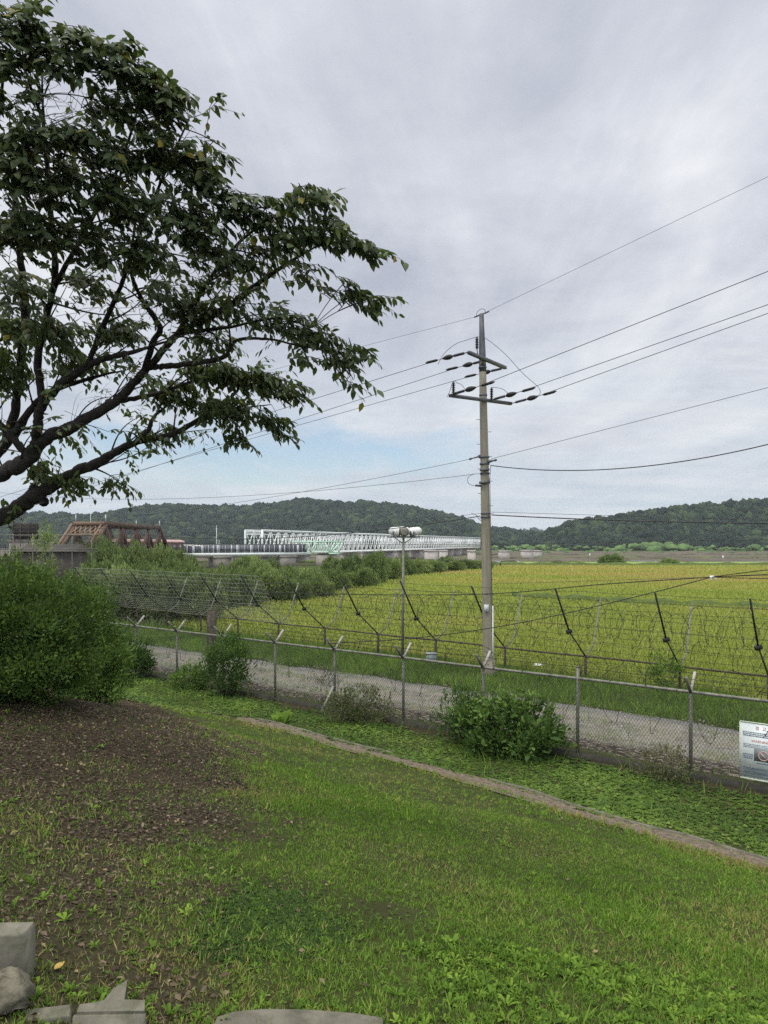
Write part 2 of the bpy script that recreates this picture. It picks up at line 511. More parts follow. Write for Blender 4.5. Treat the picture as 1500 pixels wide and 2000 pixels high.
# straw filled gutter at the foot of the slope
gc = [np.array(p) for p in ((-3.9, 19.1), (-3.36, 18.6), (-.4, 16.0), (2.42, 13.44), (5.5, 10.2), (8.6, 6.9), (13, 2.2))]
gl, gr = [], []
dense = []
for a, b in zip(gc[:-1], gc[1:]):
    for f in np.linspace(0, 1, 10, endpoint=False): dense.append(a*(1 - f) + b*f)
for i, p in enumerate(dense):
    w = .34 + .06*math.sin(i*.7) + .03*math.sin(i*1.9)
    if i < 4: w *= i/4
    gl.append(p - np.array([.67, .74])*w); gr.append(p + np.array([.67, .74])*w)
strip('gutter', gl, gr, M['straw_bed'], .022, 'shallow straw filled gutter along the foot of the slope', 'gutter')
kb = MB()
for i in range(6, len(gr) - 1):
    if (i // 7) % 4 == 3: continue
    a = gr[i]; b = gr[i + 1]
    za = float(ground_z(*a)); zb = float(ground_z(*b))
    kb.beam((a[0], a[1], za + .0), (b[0], b[1], zb + .0), .05, .10)
tag(kb.build('gutter_kerb', M['kerb']), 'thin concrete edging on the far side of the straw gutter', 'kerb', kind='structure')

# rice fields
fl = [(-13.6, 42.8), (-12.1, 51.5), (-7.4, 68.7), (.74, 103), (10, 122), (19, 139), (26, 158), (210, 158), (210, -60), (75, -34), (10.9, 24.3)]
rf = bpy.data.meshes.new('rice_field')
rf.from_pydata([(x, y, -.285) for x, y in fl], [], [list(range(len(fl)))[::-1]])
rf.materials.append(M['rice_ground']); o = bpy.data.objects.new('rice_field', rf); COL.objects.link(o)
tag(o, 'broad ripening rice field beyond the barbed wire fence', 'field', kind='structure')
mb = MB().add([(27, 161, -.28), (240, 161, -.28), (240, 192, -.28), (32, 192, -.28)], np.array([[0, 1, 2, 3]]))
tag(mb.build('far_field', M['far_rice']), 'bright green strip of rice at the far edge', 'field', kind='structure')
def bank(pts, w, h, name, label):
    mb = MB(); 
    V = []; F = []
    for i, (x, y) in enumerate(pts):
        for k, (o_, z) in enumerate(((-1, -.31), (-.5, h*.8), (0, h), (.5, h*.8), (1, -.31))):
            V.append((x, y + o_*w, z if abs(o_) == 1 else -.3 + z*(1 + .3*math.sin(i*2.3 + k))))
    for i in range(len(pts) - 1):
        for k in range(4): a = i*5 + k; F.append((a, a + 5, a + 6, a + 1))
    return tag(mb.add(V, np.array(F)).build(name, M['bund'], smooth=True), label, 'bank', kind='structure')
bank([(12 + t*1.0, 66.2 - t*.72 + .4*math.sin(t*.5)) for t in np.arange(0, 40, 1.0)], .45, .55, 'field_bank', 'low grassy bund crossing the rice field')
bank([(20 + t, 159.5 + .6*math.sin(t*.1)) for t in np.arange(0, 200, 3.0)], .9, .7, 'far_bank', 'low grassy bund between the rice and the far bright strip')

# river and mud flats
mb = MB().add([(-900, 232, -3.0), (1200, 232, -3.0), (1200, 330, -3.0), (-900, 330, -3.0)], np.array([[0, 1, 2, 3]]))
tag(mb.build('river', M['water']), 'grey river water seen low beyond the fields', 'river', kind='structure')
xs = np.arange(-900, 1201, 12.); ys = np.linspace(300, 640, 30)
X, Y = np.meshgrid(xs, ys); Z = -3.05 + smoothstep(300, 330, Y + 8*wob(X*.03, Y*.03))*.7 + .8*smoothstep(420, 640, Y) + .25*wob(X*.08, Y*.08)
n = len(xs); ii = np.arange(len(ys) - 1)[:, None]*n + np.arange(n - 1)[None]
tag(MB().add(np.stack([X, Y, Z], -1).reshape(-1, 3), np.stack([ii, ii + 1, ii + n + 1, ii + n], -1).reshape(-1, 4)).build('mud_flats', M['mud'], smooth=True), 'brown mud flats on the far side of the river', 'mud flat', kind='structure')

# ------------------------------------------------------------------ hills with forest
def icosphere(sub):
    import bmesh
    bm = bmesh.new(); bmesh.ops.create_icosphere(bm, subdivisions=sub, radius=1)
    V = np.array([v.co[:] for v in bm.verts]); F = np.array([[v.index for v in f.verts] for f in bm.faces]); bm.free()
    return V, F


IV, IF = icosphere(3)
CROWN = []
for k in range(7):
    r = np.array([1 + .32*mnoise.noise(Vector(v)*1.8 + Vector((k*7.3, 0, 0))) + .3*mnoise.noise(Vector(v)*4.2 + Vector((0, k*5.1, 0))) for v in IV])
    W = IV*r[:, None]; W[:, 2] = np.where(W[:, 2] < -.35, -.35, W[:, 2])*.95
    CROWN.append(W)


def ridge(name, label, prof, Yr, depth_front, depth_back, crown, foot_z, step, jitter_y=0.0, seed=1):
    """hill body with its ridge through the profile, covered by a wood of crowns"""
    px = np.array([p[0] for p in prof], float); py = np.array([p[1] for p in prof], float)
    r = np.random.default_rng(seed)
    xs = np.arange((px[0] - CX)/FPX*Yr, (px[-1] - CX)/FPX*Yr, step*1.0)
    top = np.interp(xs/Yr*FPX + CX, px, py); zr = EYE + (HY - top)/FPX*Yr - crown*1.05
    def height(x, t):   # t -1 (foot in front) .. 0 (ridge) .. 1 (behind)
        z0 = np.interp(x, xs, zr)
        f = np.where(t < 0, 1 - np.abs(t)**1.35, 1 - np.abs(t)**1.6)
        sp = .10*np.sin(x*.035 + 1.3*np.sin(x*.011))*np.sin(np.clip(-t, 0, 1)*np.pi)
        return foot_z + (z0 - foot_z)*np.clip(f + sp, 0, 1.05)
    def yy(x, t):
        return Yr + np.where(t < 0, t*depth_front*(1 + .12*np.sin(x*.02)), t*depth_back)
    ts = np.linspace(-1, 1, 24)
    X, T = np.meshgrid(xs, ts); Z = height(X, T); Yg = yy(X, T)
    n = len(xs); ii = np.arange(len(ts) - 1)[:, None]*n + np.arange(n - 1)[None]
    body = MB().add(np.stack([X, Yg, Z], -1).reshape(-1, 3), np.stack([ii, ii + 1, ii + n + 1, ii + n], -1).reshape(-1, 4)).build(name, M['hill_soil'], smooth=True)
    tag(body, label, 'hill', kind='structure')
    mb = MB(); sp = crown*1.35
    cx = np.arange(xs[0], xs[-1], sp)
    for t in np.arange(-.97, .16, sp/depth_front):
        x = cx + r.uniform(-.5, .5, len(cx))*sp; tt = t + r.uniform(-.5, .5, len(cx))*sp/depth_front
        z = height(x, tt); y = yy(x, tt)
        for a, b, c in zip(x, y, z):
            s = crown*(.5 + .95*r.random()**1.6); w = CROWN[r.integers(7)]
            an = r.uniform(0, 6.28); ca, sa = math.cos(an), math.sin(an)
            P = np.stack([w[:, 0]*ca - w[:, 1]*sa, w[:, 0]*sa + w[:, 1]*ca, w[:, 2]*r.uniform(.9, 1.25)], 1)*s
            mb.add(P + (a, b, c + s*.35), IF, r.random())
    return mb, height, yy


left_prof = [(-500, 1016), (-300, 1014), (-100, 1010), (0, 1006), (60, 1003), (120, 1007), (180, 1008), (240, 1004), (300, 992), (350, 988), (420, 990), (480, 990),
             (540, 985), (600, 978), (660, 981), (720, 982), (780, 990), (840, 1000), (900, 1012), (940, 1030), (1000, 1039), (1060, 1047), (1110, 1054), (1300, 1050)]
mbf, _, _ = ridge('left_hill', 'long low wooded hill behind the bridges', left_prof, 980, 260, 60, 4.7, -2.5, 12, seed=3)
tag(mbf.build('forest', M['forest'], smooth=False), 'dense dark wood covering the long low hill', 'woods', kind='stuff')
right_prof = [(1040, 1062), (1060, 1048), (1080, 1034), (1110, 1022), (1150, 1014), (1200, 1009), (1240, 1002), (1300, 994), (1350, 988), (1400, 984), (1450, 978), (1500, 976), (1600, 972), (1800, 975), (2100, 990)]
mbf, rh, ryy = ridge('right_hill', 'steep wooded hill rising at the right beyond the fields', right_prof, 700, 120, 50, 3.4, -2, 9, seed=5)
tag(mbf.build('forest', M['forest'], smooth=False), 'dense wood of round crowns covering the right hill', 'woods', kind='stuff')
mbf, _, _ = ridge('distant_mountain', 'pale distant mountain peeping between the two hills', [(900, 1058), (1000, 1046), (1050, 1038), (1075, 1034), (1110, 1040), (1180, 1052), (1260, 1058)], 2300, 150, 60, 14, -2, 30, seed=8)
tag(mbf.build('forest', M['forest'], smooth=False), 'wood on the pale distant mountain', 'woods', kind='stuff')

# ------------------------------------------------------------------ leaf templates
LEAF = np.array([[0, 0, 0], [0, .5, .05], [0, 1, -.12], [-.23, .28, .0], [-.2, .62, -.02], [.23, .28, .0], [.2, .62, -.02]])
LEAF_F = [np.array([[0, 1, 3], [1, 4, 3], [1, 2, 4], [0, 5, 1], [1, 5, 6], [1, 6, 2]])]
LEAF4 = np.array([[0, 0, 0], [-.26, .45, .05], [0, 1, -.08], [.26, .45, .05]])
LEAF4_F = [np.array([[0, 2, 1], [0, 3, 2]])]
BLADE = np.array([[-.5, 0, 0], [.5, 0, 0], [-.38, .55, .06], [.38, .55, .06], [0, 1, .22]])
BLADE_F = [np.array([[0, 1, 3, 2]]), np.array([[2, 3, 4]])]


def canopy_leaves(mb, centers, radii, count, size, r, up_bias=.55, T=LEAF4, TF=LEAF4_F, out_from=None, droop=.0, hue=.5, flat=1.0):
    """leaf clumps: count leaves round every centre"""
    n = len(centers)*count
    c = np.repeat(centers, count, 0); rad = np.repeat(radii, count)
    d = unit(r.normal(size=(n, 3))); rr = rad*r.random(n)**.45
    off = d*rr[:, None]; off[:, 2] *= flat
    p = c + off
    o = unit(p - out_from) if out_from is not None else d
    dr = unit(o*.7 + d*.5 + r.normal(size=(n, 3))*.45 + np.array([0, 0, up_bias - droop]))
    up = unit(r.normal(size=(n, 3))*.6 + np.array([0, 0, .8]) + o*.4)
    base = np.repeat(np.clip(hue + r.normal(size=len(centers))*.16, 0, 1), count)
    inst(mb, T, TF, p, dr, up, size*np.exp(r.normal(0, .3, n)), np.clip(base + r.normal(size=n)*.16, 0, 1))


def shrub(name, label, cat, loc, rx, ry, rz, clumps, per, size, mat, seed, group=None, hue=.5, stems=6, lift=.5, template=(LEAF4, LEAF4_F), cr=.3, crown_name='foliage', shoots=0, top_light=.0):
    r = np.random.default_rng(seed)
    root = thing(name, label, cat, loc, group)
    loc = np.array(loc, float)
    d = unit(r.normal(size=(clumps, 3))); d[:, 2] = np.where(d[:, 2] < 0, d[:, 2]*lift*.95, d[:, 2])
    s = r.uniform(.18, 1.0, clumps)**.5
    lump = 1 + .16*np.array([mnoise.noise(Vector(v)*2.2 + Vector((seed*3.1, 0, 0))) for v in d])*1.8
    c = d*(s*lump)[:, None]*np.array([rx, ry, rz]) + np.array([0, 0, rz*lift])
    c[:, 2] = np.maximum(c[:, 2], .05*rz)
    mb = MB()
    h = hue
    canopy_leaves(mb, c + loc, np.full(clumps, cr)*r.uniform(.7, 1.3, clumps), per, size, r, T=template[0], TF=template[1], out_from=loc + np.array([0, 0, rz*lift*.6]), hue=h, flat=.8)
    for i in range(shoots):      # upright leafy shoots that break the outline
        a = r.uniform(0, 6.28); q = math.sqrt(r.random())
        x, y = q*rx*.95*math.cos(a), q*ry*.95*math.sin(a)
        z = rz*lift + rz*math.sqrt(max(0, 1 - q*q))*.92
        L = r.uniform(.4, 1.0)*cr*1.6; m_ = 14
        t = np.linspace(.1, 1, m_)
        dirv = unit(np.array([x*.25/rx, y*.25/ry, 1]) + r.normal(size=3)*.2)
        p = loc + np.array([x, y, z]) + t[:, None]*L*dirv
        dd = unit(r.normal(size=(m_, 3)) + dirv*.9)
        inst(mb, template[0], template[1], p, dd, unit(r.normal(size=(m_, 3))*.5 + np.array([0, 0, 1])), size*r.uniform(.7, 1.1, m_), np.clip(h + .25 + r.normal(size=m_)*.12, 0, 1))
    mb.build(crown_name, mat, root)
    if stems:
        sb = MB()
        for i in range(stems):
            e = c[r.integers(clumps)]*r.uniform(.6, .9); a = np.array([r.uniform(-.12, .12)*rx, r.uniform(-.12, .12)*ry, -.05])
            mid = (a + e)/2 + r.normal(size=3)*.08*rx; t = np.linspace(0, 1, 6)[:, None]
            sb.tube(loc + a*(1 - t)**2 + 2*mid*t*(1 - t) + e*t*t, np.linspace(.022, .006, 6)*max(rz, .6), 5)
        sb.build('stem', M['twig'], root)
    return root
#MORE
# ------------------------------------------------------------------ the big tree at the left
def spline(P, k=8):
    P = np.asarray(P, float); Q = np.vstack([2*P[0] - P[1], P, 2*P[-1] - P[-2]]); out = []
    for i in range(1, len(Q) - 2):
        for t in np.linspace(0, 1, k, endpoint=False):
            a, b, c, d = Q[i - 1:i + 3]
            out.append(.5*(2*b + (c - a)*t + (2*a - 5*b + 4*c - d)*t*t + (3*b - a - 3*c + d)*t**3))
    out.append(P[-1]); return np.array(out)


def limb(spec):
    P = np.array([np.append(at(a, b, c), r*(.85 if r > .03 else 1.0)) for a, b, c, r in spec]); return spline(P)


LIMBS = {
    'trunk': [(-476, 1400, 8.5, .30), (-468, 1300, 8.5, .27), (-440, 1220, 8.5, .25), (-420, 1170, 8.5, .24)],
    'A': [(-420, 1175, 8.5, .21), (-200, 1105, 8.3, .15), (0, 1010, 8.1, .115), (48, 982, 8.05, .105), (85, 958, 8, .095), (135, 928, 7.95, .075), (200, 898, 7.9, .062), (260, 866, 7.85, .046), (330, 850, 7.8, .042), (400, 815, 7.8, .026), (470, 798, 7.7, .012), (530, 790, 7.6, .004)],
    'A stub': [(70, 968, 8.02, .075), (84, 976, 7.98, .062), (86, 984, 7.97, .055)],
    'A knob': [(60, 972, 8.03, .06), (64, 955, 8.0, .05), (68, 946, 7.98, .035)],
    'A2': [(262, 866, 7.85, .035), (290, 840, 7.7, .028), (300, 815, 7.7, .02), (330, 790, 7.7, .012), (355, 775, 7.7, .004)],
    'B': [(-420, 1175, 8.5, .22), (-200, 1030, 8, .15), (-60, 948, 7.7, .12), (0, 926, 7.6, .10), (55, 897, 7.5, .092), (80, 862, 7.4, .08), (150, 828, 7.3, .070), (225, 785, 7.2, .058), (280, 728, 7, .047), (345, 655, 6.8, .036), (400, 625, 6.5, .036), (450, 595, 6.3, .03), (510, 550, 6.1, .022), (560, 515, 6, .014), (620, 480, 5.9, .008)],
    'B2': [(68, 880, 7.45, .06), (74, 830, 7.3, .058), (84, 790, 7.2, .054), (125, 745, 7.1, .05), (190, 705, 6.9, .038), (250, 690, 6.7, .022), (310, 672, 6.6, .012), (360, 655, 6.5, .005)],
    'C': [(-140, 990, 7.9, .09), (-30, 905, 7.8, .08), (25, 850, 7.7, .065), (60, 800, 7.5, .042), (100, 765, 7.4, .032), (190, 735, 7.3, .016), (250, 722, 7.2, .005)],
    'C2': [(10, 866, 7.75, .06), (30, 800, 7.6, .055), (42, 700, 7.4, .05), (50, 610, 7.1, .05), (40, 500, 6.6, .035), (28, 380, 6.0, .022), (20, 250, 5.5, .012)],
    'D': [(84, 790, 7.2, .05), (74, 700, 7, .042), (98, 590, 6.7, .036), (108, 520, 6.4, .03), (96, 380, 5.9, .022), (85, 250, 5.5, .016), (60, 170, 5.3, .011), (28, 70, 5.1, .007)],
    'D2': [(100, 570, 6.6, .03), (150, 480, 6.2, .022), (230, 330, 5.7, .014), (285, 160, 5.3, .007)],
    'D3': [(92, 330, 5.7, .014), (85, 225, 5.45, .01), (82, 150, 5.3, .006)],
    'E': [(170, 715, 6.95, .034), (200, 640, 6.7, .028), (235, 560, 6.4, .022), (275, 450, 6, .015), (330, 320, 5.6, .01), (370, 230, 5.4, .006)],
    'F': [(280, 728, 7, .04), (300, 665, 6.8, .036), (312, 640, 6.7, .03), (275, 580, 6.5, .02), (255, 520, 6.3, .014), (265, 430, 6.0, .01)],
    'G': [(292, 718, 6.98, .03), (335, 714, 6.9, .028), (400, 706, 6.7, .026), (440, 695, 6.6, .022), (462, 665, 6.5, .016), (520, 662, 6.3, .012), (590, 676, 6.1, .008), (660, 690, 6, .005)],
    'H': [(345, 655, 6.8, .03), (400, 560, 6.3, .022), (460, 480, 5.9, .014), (540, 420, 5.7, .009), (610, 390, 5.6, .006)],
    'I': [(60, 895, 7.5, .05), (-20, 800, 7.3, .045), (-80, 640, 6.9, .04), (-60, 450, 6.3, .028), (-10, 260, 5.6, .016), (10, 120, 5.3, .008)],
    'J': [(350, 650, 6.75, .022), (440, 640, 6.5, .014), (540, 622, 6.2, .009), (610, 640, 6.05, .005)],
    'K': [(225, 785, 7.2, .03), (300, 770, 7.3, .022), (390, 742, 7.3, .014), (480, 735, 7.3, .007), (540, 745, 7.3, .003)],
}
tree = thing('tree', 'tall broadleaf tree whose leaning dark limbs and drooping leaves fill the sky at the left', 'tree', at(-476, 1400, 8.5))
limbs = {}
for k, sp in LIMBS.items():
    L = limb(sp)
    jit = np.random.default_rng(len(k) + 3).normal(size=(len(L), 3))*.12
    L[1:-1, :3] += (jit*L[:, 3:4])[1:-1]
    L[1:-1, 3] *= 1 + .07*np.random.default_rng(len(k) + 9).normal(size=len(L) - 2)
    limbs[k] = L
    mbx = MB().tube(L[:, :3], np.maximum(L[:, 3], .004), 9 if L[0, 3] > .05 else 6)
    mbx.build('trunk' if k == 'trunk' else 'branch', M['bark'], tree, smooth=True)

# foliage masses: px, py, half width, half height, depth, density
PADS = [(30, 40, 62, 42, 5.0, 1), (100, 88, 55, 36, 5.0, .9), (12, 105, 45, 34, 5.0, .9), (165, 75, 45, 32, 5.1, 1), (130, 128, 40, 22, 5.1, .8), (225, 108, 62, 38, 5.1, 1),
        (285, 150, 48, 36, 5.2, 1), (320, 178, 46, 36, 5.2, 1), (200, 200, 55, 26, 5.3, .9), (275, 200, 62, 34, 5.3, 1), (345, 222, 34, 20, 5.3, .9), (60, 268, 80, 40, 5.3, 1), (150, 265, 70, 42, 5.3, .95),
        (225, 300, 80, 46, 5.4, 1), (30, 330, 65, 46, 5.3, 1), (325, 292, 66, 40, 5.4, 1), (388, 330, 56, 52, 5.5, 1), (440, 292, 24, 26, 5.5, .8), (118, 365, 90, 44, 5.5, .95), (240, 385, 88, 52, 5.6, 1),
        (360, 420, 80, 52, 5.6, 1), (450, 392, 48, 36, 5.6, 1), (520, 405, 58, 34, 5.6, 1), (600, 388, 52, 32, 5.6, 1), (640, 378, 25, 22, 5.6, .9), (560, 455, 66, 34, 5.7, 1), (648, 448, 52, 34, 5.7, 1),
        (700, 478, 42, 22, 5.7, .9), (738, 488, 24, 16, 5.7, .8), (50, 445, 85, 56, 5.7, 1), (170, 465, 80, 46, 5.8, .95), (290, 488, 78, 42, 5.8, .95), (415, 495, 70, 40, 5.8, .95), (590, 520, 38, 26, 5.8, .8), (500, 500, 45, 36, 5.9, .85),
        (672, 553, 34, 24, 5.9, .9), (728, 583, 44, 17, 5.9, .95), (700, 572, 30, 18, 5.9, .9), (50, 560, 70, 44, 6.4, .75), (190, 560, 80, 36, 6.4, .5), (325, 565, 80, 38, 6.3, .6), (470, 600, 56, 22, 6.2, .8), (555, 622, 58, 24, 6.1, 1),
        (615, 650, 56, 28, 6.0, 1), (668, 690, 46, 32, 6.0, 1), (712, 688, 22, 22, 6.0, .8), (690, 742, 30, 22, 6.0, .6), (600, 690, 40, 14, 6.1, .6), (110, 640, 80, 28, 6.8, .55), (240, 640, 70, 24, 6.8, .5), (380, 600, 60, 26, 6.5, .6),
        (410, 722, 78, 26, 7.3, 1), (495, 738, 68, 26, 7.3, 1), (568, 758, 38, 18, 7.3, .8), (435, 795, 78, 28, 7.7, .9), (530, 815, 42, 20, 7.6, .8), (555, 843, 18, 10, 7.6, .8), (335, 762, 60, 28, 7.6, .7),
        (330, 835, 46, 14, 7.9, .5), (150, 700, 70, 26, 7.3, .45), (130, 850, 60, 14, 7.8, .3), (85, 915, 36, 22, 8.0, .8), (150, 935, 55, 13, 7.9, .8), (232, 940, 55, 8, 7.9, .7), (320, 856, 28, 14, 7.8, .6),
        (470, 850, 28, 14, 7.7, .7), (270, 850, 36, 14, 7.8, .4), (20, 720, 50, 40, 7.4, .5), (30, 640, 40, 30, 7.1, .6), (-60, 200, 70, 90, 5.3, .8), (-70, 420, 80, 90, 5.7, .8), (-80, 640, 70, 80, 6.8, .6), (-60, 30, 60, 70, 5.0, .8),
        (20, 990, 30, 10, 8.0, .3), (425, 655, 40, 14, 6.6, .5), (500, 560, 40, 20, 6.2, .35), (150, 330, 60, 22, 5.5, .8), (60, 170, 40, 20, 5.3, .45), (400, 560, 50, 30, 6.3, .5)]
tr = np.random.default_rng(21)
allL = np.concatenate([v for k, v in limbs.items() if k not in ('trunk',)])
crown = MB(); twigs = MB(); UZ_ = np.array([0, 0, 1.])
crown_mid = at(50, 520, 6.6)
for (px, py, hw, hh, Y, dens) in PADS:
    C = at(px, py, Y); W = hw/FPX*Y; H = hh/FPX*Y; Dp = W*.9
    # the nearest limb point that lies toward the trunk feeds this mass
    dist = np.linalg.norm(allL[:, :3] - (C - np.array([W*.9, 0, H*.4])), axis=1) + allL[:, 3]*1.0
    a = allL[dist.argmin()]
    mid = (a[:3] + C)/2 + np.array([0, 0, .12*np.linalg.norm(C - a[:3])])
    t = np.linspace(0, 1, 8)[:, None]
    feed = a[:3]*(1 - t)**2 + 2*mid*t*(1 - t) + C*t*t
    twigs.tube(feed, np.linspace(min(a[3]*.6, .014), .004, 8), 5, False)
    ntw = max(3, int(dens*hw*hh/ (84.0 if Y < 6.5 else 34.0)))
    for k in range(ntw):
        q = unit(tr.normal(size=3))*tr.random()**.4
        s = C + q*np.array([W, Dp, H])*.86
        outw = unit(s - crown_mid + np.array([.4, -.15, 0]))
        d = unit(outw*.9 + tr.normal(size=3)*.55 + np.array([.15, 0, .12]))
        d[2] *= .55; d = unit(d)
        Lt = tr.uniform(.16, .34)
        s0 = s - d*Lt*.5
        m_ = 7
        tt = np.linspace(0, 1, m_)[:, None]
        P = s0 + d*Lt*tt + np.array([0, 0, -1.])*Lt*.35*tt**2
        twigs.tube(P, np.linspace(.0035, .0012, m_), 3, False)
        if tr.random() < .55:
            f = feed[tr.integers(3, 8)]; mm = (f + s0)/2 + np.array([0, 0, .03]); t2 = np.linspace(0, 1, 4)[:, None]
            twigs.tube(f*(1 - t2)**2 + 2*mm*t2*(1 - t2) + s0*t2*t2, np.linspace(.004, .003, 4), 3, False)
        nl = int(tr.integers(7, 12))
        u = np.linspace(.05, 1, nl)
        lp = s0 + d*Lt*u[:, None] + np.array([0, 0, -1.])*Lt*.35*(u**2)[:, None]
        side = np.cross(d, [0, 0, 1.]); side = unit(side)
        sg = np.where(np.arange(nl) % 2, 1., -1.)[:, None]
        ld = unit(d*.55 + side*sg*.75 + np.array([0, 0, -.75]) + tr.normal(size=(nl, 3))*.28)
        upv = unit(d*.5 + np.array([0, 0, .8]) + tr.normal(size=(nl, 3))*.35)
        inst(crown, LEAF, LEAF_F, lp, ld, upv, tr.uniform(.066, .112, nl), np.clip(tr.normal(.5, .22, nl) + .12*(q[2]), 0, 1), 1.0)
# a network of thinner branchlets off every limb, each ending in a loose spray of leaves
for k, L in limbs.items():
    if k in ('trunk', 'A stub', 'A knob'): continue
    seg = np.linalg.norm(np.diff(L[:, :3], axis=0), axis=1); cum = np.concatenate([[0], np.cumsum(seg)])
    for s_ in np.arange(.5, cum[-1], .26):
        i = min(int(np.searchsorted(cum, s_)), len(L) - 1); p = L[i, :3]; px_ = p[0]/p[1]*FPX + CX
        if px_ < -60 or L[i, 3] > .085: continue
        along_ = unit(L[min(i + 1, len(L) - 1), :3] - L[i - 1, :3])
        d = unit(along_*.8 + tr.normal(size=3)*.6 + np.array([.1, 0, .45])); Lb = tr.uniform(.35, .95)*(1 if px_ < 330 else .7 if px_ < 450 else .38)*(.55 if L[i, 3] < .013 else 1)
        b_ = unit(np.cross(d, tr.normal(size=3)))*Lb*.12; t = np.linspace(0, 1, 9)[:, None]
        Q = p + d*Lb*t + b_*np.sin(t*3.0) - UZ_*.12*Lb*t**2
        twigs.tube(Q, np.linspace(min(.011, L[i, 3]*.6), .002, 9), 4, False)
        for m__ in range(int(tr.integers(2, 6))):
            q0 = Q[int(tr.integers(4, 9))]; dd_ = unit(d*.6 + tr.normal(size=3)*.6 + np.array([0, 0, -.1])); Lt = tr.uniform(.14, .3)
            tt = np.linspace(0, 1, 5)[:, None]; R_ = q0 + dd_*Lt*tt - UZ_*.3*Lt*tt**2
            twigs.tube(R_, np.linspace(.0028, .001, 5), 3, False)
            nl = int(tr.integers(4, 9)); u = np.linspace(.15, 1, nl)[:, None]
            lp = q0 + dd_*Lt*u - UZ_*.3*Lt*u**2; side = unit(np.cross(dd_, UZ_)); sg_ = np.where(np.arange(nl) % 2, 1., -1.)[:, None]
            ld = unit(dd_*.6 + side*sg_*.75 + np.array([0, 0, -.6]) + tr.normal(size=(nl, 3))*.3)
            inst(crown, LEAF, LEAF_F, lp, ld, unit(dd_*.4 + np.array([0, 0, .8]) + tr.normal(size=(nl, 3))*.4), tr.uniform(.055, .095, nl), np.clip(tr.normal(.5, .24, nl), 0, 1), 1.0)
# fine bare shoots standing out of the leaves
for (px, py, Y) in [(100, 200, 5.4), (130, 230, 5.4), (60, 180, 5.3), (40, 230, 5.3), (150, 210, 5.4), (190, 180, 5.3), (20, 210, 5.3), (90, 240, 5.4), (330, 560, 6.4), (200, 560, 6.6), (250, 600, 6.6),
                    (150, 620, 6.8), (380, 520, 6.2), (140, 530, 6.4), (220, 520, 6.4), (300, 610, 6.6), (60, 600, 7), (200, 780, 7.3), (150, 800, 7.4), (40, 700, 7.3)]:
    for k in range(5):
        s = at(px + tr.normal()*14, py + tr.normal()*12, Y); d = unit(np.array([tr.normal()*.7 + .3, tr.normal()*.4, tr.uniform(-.2, 1)]))
        L_ = tr.uniform(.12, .28); b = unit(tr.normal(size=3)); t = np.linspace(-.4, 1, 7)[:, None]
        twigs.tube(s + d*L_*t + b*.06*np.sin(t*3), np.linspace(.003, .0009, 7), 3, False)
crown.build('crown', M['tree_leaf'], tree); twigs.build('twigs', M['twig'], tree, smooth=True)

# ------------------------------------------------------------------ near bushes and shrubs
def gz(x, y): return float(ground_z(x, y))


shrub('round_bush', 'large dense dark green rounded bush standing on the mound below the tree', 'bush', (-5.85, 10.6, gz(-5.85, 10.6) - .15), 1.72, 1.5, 1.22, 720, 150, .05, M['bush_leaf'], 11, lift=.75, stems=9, cr=.24, hue=.38, shoots=90, crown_name='crown')
shrub('tall_bush', 'yellow green bush half hidden behind the right side of the big dark bush', 'bush', (-6.7, 16.5, gz(-6.7, 16.5)), .72, .7, 1.05, 150, 90, .07, M['shrub_leaf'], 12, lift=.7, stems=5, cr=.3, hue=.68, shoots=40, crown_name='crown')
def onf(s, n): p = F1(s, n, 0); return (p[0], p[1], gz(p[0], p[1]) - .02)
shrub('fence_shrub', 'small dark shrub hugging the far left posts of the chain link fence', 'shrub', onf(18.9, -.55), .8, .6, .85, 90, 60, .08, M['shrub_leaf'], 13, lift=.7, cr=.26, hue=.3, shoots=34, crown_name='crown')
shrub('fence_shrub', 'upright dark green shrub climbing the fence beside the square concrete post', 'shrub', onf(13.8, -.5), .8, .6, 1.05, 90, 44, .08, M['shrub_leaf'], 14, lift=.75, cr=.26, hue=.38, shoots=70, crown_name='crown')
shrub('fence_shrub', 'light green low weed shrub left of the upright climbing shrub', 'shrub', onf(15.6, -.6), .55, .5, .5, 60, 45, .07, M['shrub_leaf'], 15, lift=.6, cr=.18, hue=.75, shoots=10, crown_name='crown')
shrub('fence_shrub', 'broad leafy green shrub spreading at the fence foot between two middle posts', 'shrub', onf(3.95, -.6), 1.3, .75, .62, 95, 36, .13, M['shrub_leaf'], 16, lift=.75, cr=.3, hue=.5, shoots=80, template=(LEAF, LEAF_F), crown_name='crown')
shrub('fence_shrub', 'thin wispy shrub just left of the broad leafy fence shrub', 'shrub', onf(5.2, -.45), .7, .5, .7, 50, 30, .07, M['shrub_leaf'], 17, lift=.7, cr=.22, hue=.3, shoots=44, crown_name='crown')
shrub('dry_shrub', 'dull grey green wiry shrub at the fence left of the lamp post', 'shrub', onf(8.4, -.5), .95, .6, .5, 70, 46, .06, M['dry_shrub_leaf'], 18, lift=.7, cr=.22, hue=.4, shoots=44, crown_name='crown')
shrub('dry_shrub', 'sparse dry twiggy weed behind the fence near the short braced post', 'shrub', onf(10.6, .5), .5, .4, .6, 26, 26, .045, M['dry_shrub_leaf'], 19, lift=.7, cr=.2, hue=.6, shoots=20, crown_name='crown')
shrub('dry_shrub', 'sparse brownish weeds growing at the foot of the fence beside the sign', 'shrub', onf(.4, -.4), .55, .35, .35, 30, 24, .05, M['dry_shrub_leaf'], 20, lift=.6, cr=.2, hue=.6, shoots=44, crown_name='crown')
